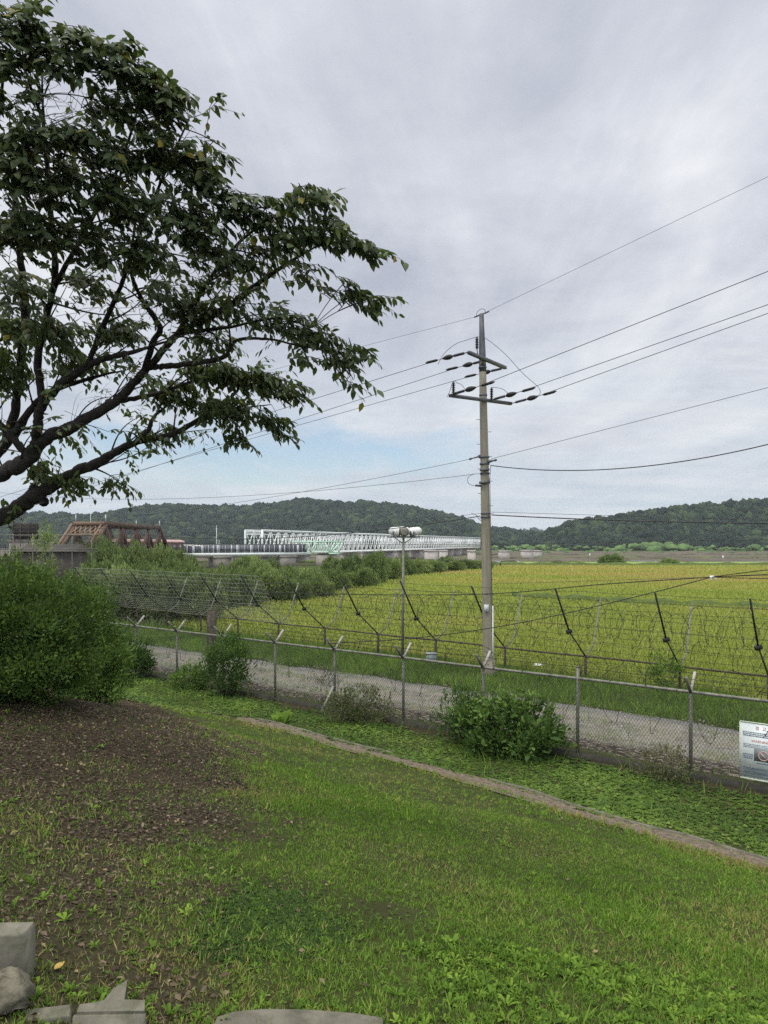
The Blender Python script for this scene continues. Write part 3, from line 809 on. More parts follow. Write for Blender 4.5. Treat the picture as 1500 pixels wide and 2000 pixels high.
shrub('vine_shrub', 'pale green climber growing up the barbed fence behind the rightmost fence post', 'shrub', tuple(F2(.3, -.5, -.05)), .6, .4, .75, 36, 34, .08, M['shrub_leaf'], 22, lift=.7, cr=.22, hue=.85, shoots=10, crown_name='crown')
# broad leaved plant by the short brace
pl = thing('broadleaf_plant', 'pale broad leaved plant at the end of the straw gutter', 'plant', (-2.75, 18.9, gz(-2.75, 18.9)))
mbp = MB(); r = np.random.default_rng(5)
P0 = np.array([-2.75, 18.9, gz(-2.75, 18.9)])
dd = unit(np.stack([np.cos(np.arange(9)*2.4)*.6, np.sin(np.arange(9)*2.4)*.6, r.uniform(.5, 1.3, 9)], 1))
inst(mbp, LEAF*np.array([1.5, 1, 1]), LEAF_F, np.repeat(P0[None], 9, 0) + r.normal(size=(9, 3))*.02, dd, unit(np.array([[0, -.6, 1.]]*9)), r.uniform(.26, .46, 9), r.uniform(.3, .7, 9))
mbp.build('leaf', M['weed'], pl)

# ------------------------------------------------------------------ chain link fence (near)
fence = thing('chain_link_fence', 'grey chain link fence with top rail and forked arms running along the gravel track', 'fence', tuple(F1(6, 0, 0)))
SP = 2.434
FTOP = 1.8
def fz(s): return gz(*F1(s, 0, 0)[:2])
for i in range(-2, 12):
    s = i*SP
    if i == 1:
        top = 2.06
    else:
        top = FTOP + .04
    b = MB().tube([F1(s, 0, -.15), F1(s, 0, top)], .038, 10)
    b.lathe(F1(s, 0, top), F1(s, 0, top + .03), [(0, .045), (.6, .04), (1, .01)], 10)
    post = b.build('post', M['galv'], fence, smooth=True)
    if i != 1:
        for sg in (-1, 1):
            ar = MB().beam(F1(s, 0, FTOP - .02), F1(s, sg*.36, FTOP + .36), .05, .05)
            ar.build('arm', M['galv'] if sg < 0 else M['conc'], post)
b = MB().tube([F1(s, -.0, FTOP + .004*math.sin(s)) for s in np.arange(-6, 27.6, .4)], .034, 10); b.build('top_rail', M['galv'], fence, smooth=True)
b = MB().tube([F1(10.05, -.3, -.1), F1(9.75, -.02, .75)], .035, 8); b.build('brace', M['conc'], fence, smooth=True)
# woven mesh: two sets of straight diagonal wires a little apart
b = MB(); pitch = .068
V = []; F = []
def wires_diag(sgn, off):
    h = FTOP
    for s in np.arange(-6 - h, 27.5 + h, pitch*1.0):
        s0, s1 = (s, s + sgn*h*.62)
        a = F1(s0, off, .02); c = F1(s1, off, h)
        b.tube([a, c], 0.0038, 3, False)
wires_diag(1, -.045); wires_diag(-1, -.050)
b.build('wire_mesh', M['mesh_wire'], fence)
b = MB().beam(F1(-6, -.0, .0), F1(27.5, 0, .0), .14, .22); b.build('footing', simple('dark_footing', (.02, .02, .017), (.06, .055, .045), 5, .95, 0, .5, .03), fence)  # low footing strip in a near-black concrete colour


def barb_strand(b, pfun, s0, s1, dz=0.0, r=.0034, every=.16, barb=.028, sag=.015, seed=0, rr=None):
    rr = rr or np.random.default_rng(seed)
    ss = np.arange(s0, s1, .5)
    b.tube([pfun(s) + np.array([0, 0, -sag*abs(math.sin(s*math.pi/SP))]) for s in ss], r, 3, False)
    for s in np.arange(s0 + .1, s1, every):
        p = pfun(s) + np.array([0, 0, -sag*abs(math.sin(s*math.pi/SP))])
        d1 = unit(rr.normal(size=3)); 
        b.beam(p - d1*barb, p + d1*barb, r*2.0)


def coil(b, cfun, s0, s1, rad, turns_per_m, r=.0035, seed=0, barb=.03, jitter=.15):
    rr = np.random.default_rng(seed); n = 22
    tot = int((s1 - s0)*turns_per_m*n); P = []
    ph = rr.uniform(0, 6)
    for i in range(tot):
        s = s0 + i/(turns_per_m*n); a = 2*math.pi*i/n
        rj = rad*(1 + jitter*math.sin(s*2.1 + ph) * .6 + jitter*math.sin(s*5.3 + ph*2)*.5 + jitter*.5*math.sin(a*.37))
        sj = s + .22*rad*math.sin(a + ph)*((i // n) % 2*2 - 1)
        c, x, y = cfun(sj)
        P.append(c + x*rj*math.cos(a) + y*rj*math.sin(a))
    P = np.array(P); b.tube(P, r, 3, False)
    for i in range(0, tot, 3):
        d1 = unit(rr.normal(size=3)); b.beam(P[i] - d1*barb, P[i] + d1*barb, r*2.0)


NV = np.array([FN[0], FN[1], 0]); UZ = np.array([0, 0, 1.])
b = MB()
for sg in (-1, 1):
    for k in range(3):
        o = .12 + .11*k
        barb_strand(b, lambda s: F1(s, sg*o, FTOP + o - .01), -6, 27, seed=k)
b.build('barbed_wire', M['razor'], fence)
b = MB()
coil(b, lambda s: (F1(s, .10, 1.24), NV*.55, UZ*1.0), -6, 27, .46, 1.0, .0055, 3, .03, .2)
b.build('razor_coil', M['razor'], fence)
b = MB()
coil(b, lambda s: (F1(s, .0, FTOP + .3), NV*1.0, UZ*1.0), -6, 27, .27, 1.4, .0055, 4, .03, .25)
b.build('razor_coil', M['razor'], fence)

# square concrete post behind the climbing shrub
o = thing('concrete_post', 'squat square weathered concrete post behind the upright climbing shrub', 'post', tuple(F1(16.26, .9, 0)))
MB().box(F1(16.26, .9, 1.2), (.24, .24, 2.6), -.64).box(F1(16.26, .9, 2.515), (.20, .21, .03), -.64).build('shaft', simple('old_post', (.035, .029, .022), (.10, .085, .065), 7, .95, 0, .5, .02), o)

# warning board hung on the fence
def sign_pt(u, v, n=0.0):
    """u 0..1 across, v 0..1 down, n proud of the board"""
    p = FP - FU*(.945 + u*.735) - FN*(.085 + n)
    return np.array([p[0], p[1], 1.36 - v*1.12])


sg = thing('warning_sign', 'white warning board with red and dark blue lettering wired to the chain link fence', 'sign', tuple(sign_pt(.5, 1)))
def board(u0, u1, v0, v1, n0, n1, mb):
    c = (sign_pt(u0, v0, n0) + sign_pt(u1, v1, n1))/2
    return mb.box(c, ((u1 - u0)*.735, abs(n1 - n0), (v1 - v0)*1.12), math.atan2(-.599, .801))
board(0, 1, 0, 1, -.012, .0, MB()).build('board', M['sign_white'], sg)
fr = MB(); board(0, 1, -.008, .012, -.016, .008, fr); board(0, 1, .988, 1.008, -.016, .008, fr); board(-.012, .016, .0121, .9879, -.016, .008, fr); board(.984, 1.012, .0121, .9879, -.016, .008, fr)
fr.build('frame', simple('sign_frame', (.5, .56, .45), (.6, .65, .55), 8, .6), sg)


def sign_text(txt, u, v, h, mat, align='CENTER', width=None):
    cu = bpy.data.curves.new('lettering', 'FONT'); cu.body = txt; cu.size = h*1.12; cu.align_x = align; cu.align_y = 'CENTER'; cu.extrude = .0
    ob = bpy.data.objects.new('lettering', cu); COL.objects.link(ob)
    dg = bpy.context.evaluated_depsgraph_get(); me = bpy.data.meshes.new_from_object(ob.evaluated_get(dg))
    bpy.data.objects.remove(ob); bpy.data.curves.remove(cu)
    if not len(me.vertices): return
    o = bpy.data.objects.new('lettering', me); COL.objects.link(o); o.parent = sg; WL[o.name] = wl(sg)
    p = sign_pt(u, v, .004) - wl(sg); ang = math.atan2(-.599, .801)
    Mx = Matrix.Translation(Vector(p)) @ Matrix.Rotation(ang, 4, 'Z') @ Matrix.Rotation(math.pi/2, 4, 'X')
    if width:
        w = max(v_.co.x for v_ in me.vertices) - min(v_.co.x for v_ in me.vertices)
        if w > 0: Mx = Mx @ Matrix.Diagonal((width*.735/w, 1, 1, 1))
    me.transform(Mx); me.materials.clear(); me.materials.append(mat); return o


sign_text('경  고', .5, .095, .075, M['sign_red'])
sign_text('WARNING', .5, .325, .068, M['sign_red'], width=.44)
rs = np.random.default_rng(9)
def dashes(v, u0, u1, hh, mat, name='lettering', gap=.5):
    """lines of small print too fine to read in the photograph"""
    mb = MB(); u = u0
    while u < u1:
        w = rs.uniform(.012, .03)
        if u + w > u1: break
        board(u, u + w, v - hh/2, v + hh/2, .002, .004, mb); u += w + rs.uniform(.006, .016)
    mb.build(name, mat, sg)
for v, u0, u1 in ((.175, .07, .95), (.205, .07, .95), (.235, .07, .95)): dashes(v, u0, u1, .017, M['sign_blue'])
for v, u0, u1 in ((.385, .08, .94), (.412, .08, .92), (.437, .08, .95)): dashes(v, u0, u1, .011, M['sign_blue'])
for v, u0, u1 in ((.565, .07, .31), (.6, .07, .31), (.632, .07, .3), (.70, .4, .9)): dashes(v, u0, u1, .017, M['sign_blue'])
for v, u0, u1 in ((.80, .08, .95), (.822, .08, .93), (.865, .1, .95), (.89, .1, .9), (.945, .08, .95)): dashes(v, u0, u1, .012, M['sign_blue'])
p_ = MB(); board(.34, .97, .45, .665, .001, .003, p_); p_.build('picture', M['sign_grey'], sg)
# prohibition ring with a slash
rg = MB(); c0 = sign_pt(.57, .565, .006); ux = np.array([-FU[0], -FU[1], 0])
ring = [c0 + ux*.085*math.cos(a) + UZ*.085*math.sin(a) for a in np.linspace(0, 2*math.pi, 33)]
for a, b_ in zip(ring[:-1], ring[1:]): rg.beam(a, b_, .022, .003, up=tuple(NV))
rg.beam(c0 + (ux*.06 - UZ*.06)*-1 , c0 + (ux*.06 - UZ*.06), .02, .003, up=tuple(NV))
rg.build('prohibition_mark', simple('sign_ring', (.55, .33, .3), (.62, .45, .42), 9, .5), sg)
# ------------------------------------------------------------------ barbed wire fence (far)
bf = thing('barbed_wire_fence', 'rusty barbed wire fence with leaning black arms and razor coils edging the rice field', 'fence', tuple(F2(10, 0, 0)))
SQ = math.hypot(2.53, 2.1)
M['grey_arm'] = simple('grey_arm', (.12, .12, .1), (.24, .23, .2), 8, .8)
i0, i1 = -2, 12
RZ = .8
S0, S1 = i0*SQ, i1*SQ
b = MB().tube([F2(s, 0, RZ + .012*math.sin(s*.9)) for s in np.arange(S0, S1, .6)], .035, 7); b.build('rail', M['rust'], bf, smooth=True)
hb = np.random.default_rng(31)
for i in range(i0, i1):
    s = i*SQ*(.8 if i < 0 else 1) + hb.normal()*.05
    post = MB().tube([F2(s, 0, -.4), F2(s, 0, RZ + .05)], .05, 8).build('post', M['rust'], bf, smooth=True)
    k = F2(s, -1.36, 1.84); tip = F2(s - .02, -2.45, 3.36 + hb.normal()*.04)
    MB().tube([F2(s, 0, RZ), k], .028, 6).build('arm', M['rust'], post, smooth=True)
    MB().beam(k + (k - tip)*.05, tip, .046, .046).beam(k - np.array([.09, 0, .04]), k + np.array([.09, 0, .02]), .13, .12).build('arm', M['dark'], post)
    MB().tube([F2(s, .05, RZ), F2(s, .7, 1.15), F2(s + .03, 1.42, 2.8)], [.03, .033, .033], 6).build('arm', M['grey_arm'], post, smooth=True)
NV2 = np.array([GN[0], GN[1], 0])
b = MB()
def arm_pt(s, f):   # along the near arm: 0 at the rail, 1 at the knee, 2 at the tip
    if f < 1: return F2(s, -1.36*f, RZ + 1.04*f)
    return F2(s, -1.36 - 1.09*(f - 1), 1.84 + 1.52*(f - 1))
for k, f in enumerate((.3, .6, .9, 1.18, 1.4, 1.6, 1.8, 1.97)):
    barb_strand(b, lambda s: arm_pt(s, f), S0, S1, seed=k, r=.0058, every=.3, barb=.034, sag=.03)
for k, f in enumerate((.25, .5, .75, .97)):
    barb_strand(b, lambda s: F2(s, .1 + 1.3*f, RZ + 2.0*f), S0, S1, seed=20 + k, r=.0058, every=.3, barb=.034, sag=.03)
for k, z in enumerate((.12, .3, .48, .65)):
    barb_strand(b, lambda s: F2(s, -.03, z), S0, S1, seed=40 + k, r=.0058, every=.3, barb=.034)
b.build('barbed_wire', M['razor'], bf)
b = MB()
coil(b, lambda s: (F2(s, -.75, 2.35), NV2*1.0, UZ*.95), S0, S1, .5, 1.9, .0075, 7, .032, .3)
b.build('razor_coil', M['razor'], bf)
b = MB()
coil(b, lambda s: (F2(s, .25, 2.0), NV2*1.0, UZ*1.0), S0, S1, .52, 1.8, .0075, 8, .032, .35)
b.build('razor_coil', M['razor'], bf)
b = MB()
coil(b, lambda s: (F2(s, -.45, 1.35), NV2*.9, UZ*.9), S0, S1, .45, 1.6, .0075, 9, .032, .35)
b.build('razor_coil', M['razor'], bf)
b = MB()
coil(b, lambda s: (F2(s, -.55, .38), NV2*.9, UZ*.8), S0, S1, .42, 1.4, .0075, 10, .032, .3)
b.build('razor_coil', M['razor'], bf)
# square netting hung on the arms at the far left stretch
b = MB(); sa, sb_ = 5.6*SQ, 11*SQ
for f in np.linspace(.05, 2, 15): b.tube([arm_pt(s, f) + np.array([0, 0, -.05*math.sin((s/SQ % 1)*math.pi)]) for s in np.arange(sa, sb_, .8)], .0095, 3, False)
for s in np.arange(sa, sb_, .30): b.tube([arm_pt(s, 0), arm_pt(s, 1), arm_pt(s + .02, 2)], .0075, 3, False)
b.build('net', simple('net_wire', (.22, .24, .20), (.36, .38, .33), 2, .6), bf)

# ------------------------------------------------------------------ floodlight post
LX, LY = .79, 28.8
lp = thing('floodlight_post', 'slim grey post carrying a cluster of white drum floodlights at the field edge', 'lamp post', (LX, LY, -.1))
ztop = EYE + (HY - 1050)/FPX*LY
MB().tube([(LX - .04, LY, -.4), (LX, LY, ztop)], [.062, .05], 10).build('pole', M['galv'], lp, smooth=True)
MB().beam((LX - .62, LY, ztop + .02), (LX + .68, LY, ztop + .02), .08, .05).beam((LX - .36, LY, ztop), (LX - .02, LY, ztop - .24), .035).beam((LX + .36, LY, ztop), (LX + .02, LY, ztop - .24), .035).build('bracket', M['galv'], lp)
def drum(c, aim, L, R, label):
    c = np.asarray(c, float); a = unit(np.asarray(aim, float))
    p = c - a*L/2; q = c + a*L/2
    h = MB().lathe(p, q, [(0, .02), (.02, R*.42), (.16, R*.72), (.34, R*.84), (.36, R*.9), (.4, R*.9), (.42, R*.86), (.7, R*.93), (.72, R*1.0), (.8, R*1.0), (.82, R*.94), (.97, R*.98), (1, R*1.02)], 20)
    hd = h.build('floodlight', M['white_paint'], lp, smooth=True)
    MB().lathe(q + a*.002, q + a*.03, [(0, R*1.04), (.5, R*1.04), (1, R*.92)], 20).build('rim', M['galv'], hd)
    MB().lathe(q + a*.033, q + a*.045, [(0, R*.88), (1, R*.7)], 20).build('lens', M['lens'], hd, smooth=True)
    side = unit(np.cross(a, UZ)); y = MB()
    y.beam(c + side*R*1.06 - UZ*.0, c + side*R*1.06 - UZ*(R + .05), .03, .012).beam(c - side*R*1.06, c - side*R*1.06 - UZ*(R + .05), .03, .012).beam(c + side*R*1.06 - UZ*(R + .05), c - side*R*1.06 - UZ*(R + .05), .03, .012)
    y.build('yoke', M['dark'], hd)
zc = ztop + .26
drum((LX - .38, LY + .02, zc), (.72, -.1, -.06), .44, .19, '')
drum((LX - .14, LY + .25, zc + .02), (.62, .6, .0), .40, .18, '')
drum((LX + .10, LY - .02, zc), (-.35, -1, -.12), .42, .185, '')
drum((LX + .52, LY, zc), (-.75, .5, -.15), .46, .19, '')

# ------------------------------------------------------------------ utility pole and its lines
PB = np.array([3.84, 26.0, -.05]); PT = np.array([3.57, 26.0, 13.28])
up = thing('utility_pole', 'tall weathered concrete utility pole with two steel crossarms and black insulators', 'utility pole', tuple(PB))
def ppt(z): t = (z - PB[2])/(PT[2] - PB[2]); return PB + (PT - PB)*t
MB().tube([PB - (0, 0, .5)] + [ppt(z) for z in np.linspace(0, 11.5, 14)], [.212] + list(np.linspace(.21, .125, 14)), 18).build('shaft', M['pole_conc'], up, smooth=True)
MB().tube([ppt(11.15), ppt(11.9), ppt(12.6), PT], [.132, .12, .098, .082], 14).build('pole_cap', M['steel_grey'], up, smooth=True)
def pz(py): return EYE + (HY - py)/FPX*26
def pp(px, py, Y=26.0): return at(px, py, Y)
for py in (718, 772, 893, 906, 925, 943, 1003, 1010): MB().tube([ppt(pz(py) - .03), ppt(pz(py) + .03)], .185 if py > 850 else .15, 16).build('band', M['steel_grey'], up, smooth=True)
UA, UB = at(914, 690, 24.95), at(986, 722, 27.15)
UA[2] = UB[2] = 11.55
LA, LB = at(877, 772, 25.2), at(997, 787, 26.7); LA[2] = LB[2] = 10.1
off = np.array([.0, -.17, 0])
MB().beam(UA + off, UB + off, .10, .10).beam(UA + off - (0, 0, .052), UB + off - (0, 0, .052), .14, .012).build('crossarm', M['steel_grey'], up)
MB().beam(LA + off, LB + off, .10, .10).beam(LA + off - (0, 0, .052), LB + off - (0, 0, .052), .14, .012).build('crossarm', M['steel_grey'], up)
def sheds(n, R, r): 
    pr = [(0, r)]
    for i in range(n):
        t = .06 + .88*i/n; w = .88/n
        pr += [(t, r), (t + w*.15, R), (t + w*.3, R*.95), (t + w*.5, r)]
    return pr + [(1, r)]
LD = np.array([-.8, .6, 0]); RD = np.array([.8, -.6, 0])
def strain(p, d, dz, L1=.16, L2=.5, bulb=True):
    """dead-end: link, shedded insulator, clamp cover; returns where the line leaves"""
    d = unit(np.array([d[0], d[1], dz])); a = p + d*L1; b_ = a + d*L2
    ins = MB().lathe(a, b_, sheds(9, .054, .022), 10).tube([p, a], .018, 6).build('insulator', M['dark'], up, smooth=True)
    MB().lathe(b_ - d*.02, b_ + d*.42, [(0, .025), (.1, .06), (.3, .09), (.6, .085), (.85, .05), (1, .02)], 10).build('clamp_cover', M['dark'], up, smooth=True)
    c = b_ + d*.6
    MB().lathe(c, c + d*.55, [(0, .012), (.15, .05), (.8, .05), (1, .012)], 8).build('splice_cover', M['dark'], up, smooth=True)
    return b_ + d*.42
def postins(p, h=.42):
    MB().lathe(p, p + UZ*h, sheds(6, .07, .034), 10).build('insulator', M['dark'], up, smooth=True)
    return p + UZ*(h + .02)
MIDU = (UA + UB)/2; MIDL = LA*.36 + LB*.64


LINES = []
def line(name, label, start, d, vias, tend, r=.010, t0=0.0, mat=None, n=40):
    """a cable whose plan follows d from start and whose height passes the given picture points"""
    d = unit(np.array([d[0], d[1], 0])); ts = [t0]; zs = [start[2]]
    for (px, py) in vias:
        k = (px - CX)/FPX
        t = (k*start[1] - start[0])/(d[0] - k*d[1]); Y = start[1] + t*d[1]
        ts.append(t); zs.append(EYE + (HY - py)/FPX*Y)
    co = np.polyfit(ts, zs, len(ts) - 1)
    tt = np.linspace(t0, tend, n)
    P = np.stack([start[0] + d[0]*tt, start[1] + d[1]*tt, np.polyval(co, tt)], 1)
    o = MB().tube(P, r, 5).build(name, mat or M['wire'], smooth=True)
    return tag(o, label, 'cable', 'overhead lines on the utility pole')


us = []
for q, via, nm in ((UA + off, (620, 777), 'upper left one, from the near end of the upper crossarm'), (MIDU + off*1.3, (590, 817), 'middle left line from the centre of the upper crossarm'), (UB + off, (560, 837), 'lower left line from the far end of the upper crossarm')):
    e = strain(q, LD, -.06); line('power_line', 'black power line, ' + nm, e, LD, [via], 50, .0105)
rs_ = []
for q, via, nm in ((LA + off, (1500, 530), 'highest right one, tied to the left end of the lower crossarm'), (MIDL + off*1.3, (1500, 595), 'middle right one, tied beside the pole on the lower crossarm'), (LB + off, (1500, 612), 'lowest right one, tied to the right end of the lower crossarm')):
    e = strain(q, RD, .13); rs_.append(e); line('power_line', 'black power line, ' + nm, e, RD, [via], 34, .0115)
tp = ppt(13.2)
line('ground_wire', 'thin wire leaving the very top of the pole toward the upper right', tp + (.12, -.08, .1), RD, [(1500, 345)], 30, .006)
line('ground_wire', 'thin wire leaving the very top of the pole toward the tree', tp + (-.12, .08, .02), LD, [(725, 672)], 50, .006)
line('service_line', 'single thin line rising right from the lower pole bands', ppt(pz(897)) + (.22, -.1, 0), RD, [(1500, 757)], 34, .008)
line('service_cable', 'thick sagging twisted cable running right from below the lower bands', ppt(pz(910)) + (.2, -.15, 0), RD, [(1160, 918), (1500, 868)], 12, .017)
line('service_line', 'thin line dropping left from the lower pole bands toward the far hill', ppt(pz(893)) + (-.2, 0, 0), LD, [(750, 931), (420, 988)], 36, .008)
line('service_line', 'thin sagging line left of the pole that crosses the sky above the bridges', ppt(pz(925)) + (-.2, 0, 0), LD, [(500, 967), (0, 962)], 50, .008)
line('telecom_cable', 'dark bundled cable running right at hill top height', ppt(pz(1006)) + (.2, -.12, 0), RD, [(1200, 1016), (1500, 1022)], 30, .02)
line('telecom_cable', 'thin upper cable just above the bundled cable at the right', ppt(pz(1003)) + (.2, -.1, .05), RD, [(1500, 1016)], 30, .007)
line('telecom_cable', 'dark bundled cable falling left across the wooded hill', ppt(pz(1008)) + (-.2, 0, 0), LD, [(860, 1020), (640, 1045)], 26, .018)
line('telecom_cable', 'thin cable left of the pole beside the bundled cable', ppt(pz(1003)) + (-.2, 0, .0), LD, [(640, 1036)], 30, .006)
line('telecom_cable', 'thin level wire crossing behind the pole toward the right hill', ppt(pz(1063)) + (.2, .26, 0), RD, [(1500, 1054)], 30, .008)
line('telecom_cable', 'thin level wire crossing in front of the white bridge', ppt(pz(1063)) + (-.2, .26, 0), LD, [(600, 1064)], 50, .007)
line('telecom_cable', 'thin wire low over the field left of the pole', ppt(pz(1098)) + (-.2, .26, 0), LD, [(700, 1086)], 50, .006)
line('telecom_cable', 'thin wire low over the field right of the pole', ppt(pz(1140)) + (.2, -.2, 0), RD, [(1390, 1127)], 12, .006)

# jumpers, post insulators and small fittings
p1 = postins(ppt(pz(682)) + (-.2, -.05, 0), .42); MB().tube([ppt(pz(700)) + (-.16, -.05, 0), ppt(pz(682)) + (-.2, -.05, 0)], .02, 6).build('insulator_pin', M['steel_grey'], up)
p2 = postins(LA + off + (.14, 0, .05)); p3 = postins(MIDL + off + (.06, -.02, .05))
jm = MB()
def jump(*P): jm.tube(spline(P, 10), .009, 5)
jump(at(855, 712, 25.2), at(868, 690, 25.3), at(890, 672, 25.5), at(912, 664, 25.7), p1)
jump(p1, at(950, 662, 25.9), at(985, 690, 25.9), at(1020, 728, 25.9), at(1050, 755, 25.9), at(1055, 768, 25.8), at(1045, 776, 25.8))
jump(at(912, 766, 25.4), at(902, 752, 25.4), at(893, 748, 25.5), p2, at(878, 765, 25.6), at(873, 776, 25.7))
jump(at(1000, 776, 26), at(985, 762, 26), at(975, 758, 26), p3)
jump(tp + (-.18, .06, .0), tp + (-.15, .02, .16), tp + (.0, 0, .26), tp + (.12, 0, .22), tp + (.14, -.05, .06))
jump(at(925, 925, 26), at(915, 932, 26), at(914, 942, 26), at(922, 948, 26), at(938, 949, 26))
jump(ppt(pz(910)) + (.2, -.15, 0), at(958, 915, 25.9), at(957, 930, 25.9), at(955, 942, 25.9))
jump(at(920, 1002, 26), at(930, 1006, 25.9), at(938, 1016, 25.8), at(950, 1012, 25.75), at(957, 1004, 25.8), at(965, 1002, 25.8))
jm.build('jumper', M['dark'], up, smooth=True)
ft = MB()
ft.lathe(at(916, 897, 26), at(938, 891, 26), [(0, .02), (.1, .05), (.3, .02), (.8, .03), (.9, .07), (1, .06)], 8).lathe(at(952, 902, 25.9), at(971, 898, 25.8), [(0, .08), (.2, .06), (.6, .03), (.85, .05), (1, .02)], 8)
ft.lathe(at(928, 948, 25.9), at(940, 949, 25.9), [(0, .02), (.1, .04), (.9, .04), (1, .02)], 8).beam(at(937, 918, 25.8), at(956, 917, 25.8), .07).beam(at(936, 943, 25.8), at(957, 941, 25.8), .09).beam(tp + (-.25, .15, 0), tp + (.25, -.15, .12), .04).beam(at(938, 986, 26), at(945, 986, 26), .02)
ft.build('fitting', M['steel_grey'], up)
st = MB()
for i, z in enumerate(np.arange(2.2, 9.6, .45)):
    sgn = 1 if i % 2 else -1; q = ppt(z); st.tube([q + (sgn*.15, -.05, 0), q + (sgn*.27, -.05, 0)], .01, 5)
st.build('step_bolt', M['steel_grey'], up)
MB().box(pp(950, 1188, 25.76), (.17, .03, .27)).build('number_plate', M['panel_pale'], up)
MB().tube([pp(962.5, 1183, 25.85), pp(963, 1322, 25.85)], .022, 8).build('conduit', M['white_paint'], up, smooth=True)
MB().tube([pp(957, 930, 25.9), pp(958.5, 1040, 25.85), pp(961.5, 1183, 25.85)], .008, 5).build('riser_cable', M['dark'], up)
MB().lathe((PB[0] - .02, 26, -.3), (PB[0], 26, .62), [(0, .33), (.7, .27), (1, .20)], 14).build('base_collar', M['pole_conc'], up, smooth=True)

# black drop cables that meet over the field
J = at(1390, 1127, 19.5)
def cable3(name, label, P, r, sag=0.0):
    o = MB().tube(spline(P, 12), r, 6).build(name, M['dark'], smooth=True)
    return tag(o, label, 'cable', 'black drop cables over the field')
cable3('drop_cable', 'long black cable running left across the pole to the leftmost shrubs', [J, at(1180, 1141, 21.3), at(950, 1160, 24.4), at(700, 1161, 28), at(480, 1155, 31), at(240, 1140, 35)], .016)
cable3('drop_cable', 'black cable slanting down left to the top rail of the near fence', [J, at(1280, 1156, 19.5), at(1100, 1199, 20), at(950, 1228, 20.4), at(800, 1247, 20.6), at(640, 1257, 20.75)], .0135)
cable3('drop_cable', 'black cable climbing right, highest of the three beyond the tie', [J, at(1450, 1119, 18.4), at(1530, 1110, 17), at(1800, 1085, 13.5)], .012)
cable3('drop_cable', 'black cable running level right, middle of the three beyond the tie', [J, at(1450, 1124, 18.4), at(1530, 1121, 17), at(1800, 1112, 13.5)], .012)
cable3('drop_cable', 'black cable drooping right, lowest of the three beyond the tie', [J, at(1450, 1129, 18.4), at(1530, 1130, 17), at(1800, 1131, 13.5)], .012)
ct = thing('cable_tie', 'small pale knotted tie where the black cables meet', 'cable tie', tuple(J))
MB().lathe(J - (.06, 0, 0), J + (.08, 0, 0), [(0, .01), (.2, .04), (.8, .04), (1, .015)], 8).tube([J, J + (.1, -.02, -.05), J + (.16, -.02, -.09)], [.02, .014, .006], 5).tube([J, J + (-.02, -.02, -.06), J + (.0, -.02, -.11)], [.02, .012, .005], 5).build('knot', M['white_paint'], ct, smooth=True)

# small things in the verge
bx = thing('junction_box', 'pale blue grey box half hidden in the grass right of the lamp post', 'box', tuple(at(842, 1290, 27.5)))
q = at(842, 1284, 27.5); MB().box(q, (.4, .3, .3)).box(q + (0, 0, .165), (.44, .34, .03)).build('casing', simple('box_blue', (.18, .22, .22), (.28, .32, .32), 5, .6), bx)
sk = thing('white_sack', 'small crumpled white sack lying at the field edge behind the pole', 'sack', tuple(at(1050, 1300, 28.6)))
mbs = MB(); w = CROWN[2]*np.array([.2, .15, .07]) + at(1050, 1299, 28.6); mbs.add(w, IF); mbs.build('bag', M['white_paint'], sk, smooth=True)
#MORE
# ------------------------------------------------------------------ bridges
def gp(x, y, z): return np.array([x, y, z], float)


# brown truss of the old railway bridge with the rail carriage inside it
bt = thing('truss_bridge', 'rusty brown steel truss bridge span rising above the bushes at the left', 'bridge', (-41.5, 113, 2.6))
YN, YF, ZT, ZB = 100., 128., 7.55, 2.9
def bx_(y, side): return (-39.2 - .045*(y - 100)) if side > 0 else (-43.4 - .045*(y - 100))
for sd in (1, -1):
    t = MB(); ys = np.linspace(YN, YF, 5)
    t.beam(gp(bx_(YN, sd), YN - .3, ZT), gp(bx_(YF, sd), YF + .3, ZT), .5, .75)
    t.beam(gp(bx_(93, sd), 92.5, ZB), gp(bx_(135, sd), 135.5, ZB), .5, .7)
    t.beam(gp(bx_(YN, sd), YN, ZT - .2), gp(bx_(93, sd), 93, ZB + .2), .55, .55)
    t.beam(gp(bx_(YF, sd), YF, ZT - .2), gp(bx_(135, sd), 135, ZB + .2), .55, .55)
    for i, y in enumerate(ys):
        t.beam(gp(bx_(y, sd), y, ZB + .3), gp(bx_(y, sd), y, ZT - .3), .42, .5)
        if i < 4:
            y2 = ys[i + 1]; ym = (y + y2)/2
            t.beam(gp(bx_(y, sd), y, ZT - .4), gp(bx_(ym, sd), ym, ZB + .45), .34, .46)
            t.beam(gp(bx_(y2, sd), y2, ZT - .4), gp(bx_(ym, sd), ym, ZB + .45), .34, .46)
    t.build('side_truss', M['bridge_brown'], bt)
t = MB()
t.beam(gp(bx_(YN, -1), YN - .5, ZT + .05), gp(bx_(YN, 1), YN - .5, ZT + .05), .5, .5)
t.beam(gp(bx_(97, -1), 97.2, 6.0), gp(bx_(97, 1), 97.2, 6.0), .3, .3)
for k in range(6):
    x0 = bx_(YN, -1) + .35 + k*.68
    t.beam(gp(x0, YN - .6, ZT - .3), gp(x0 + .6, YN - 2.6, 6.15), .14); t.beam(gp(x0 + .6, YN - .6, ZT - .3), gp(x0, YN - 2.6, 6.15), .14)
t.beam(gp(bx_(YN, -1) - .3, YN - .45, ZT - .2), gp(bx_(93, -1) - .3, 92.6, ZB + .2), .2, .62).beam(gp(bx_(YN, 1) - .36, YN - .45, ZT - .2), gp(bx_(93, 1) - .36, 92.6, ZB + .2), .16, .62)
t.build('portal', M['bridge_tan'], bt)
t = MB()
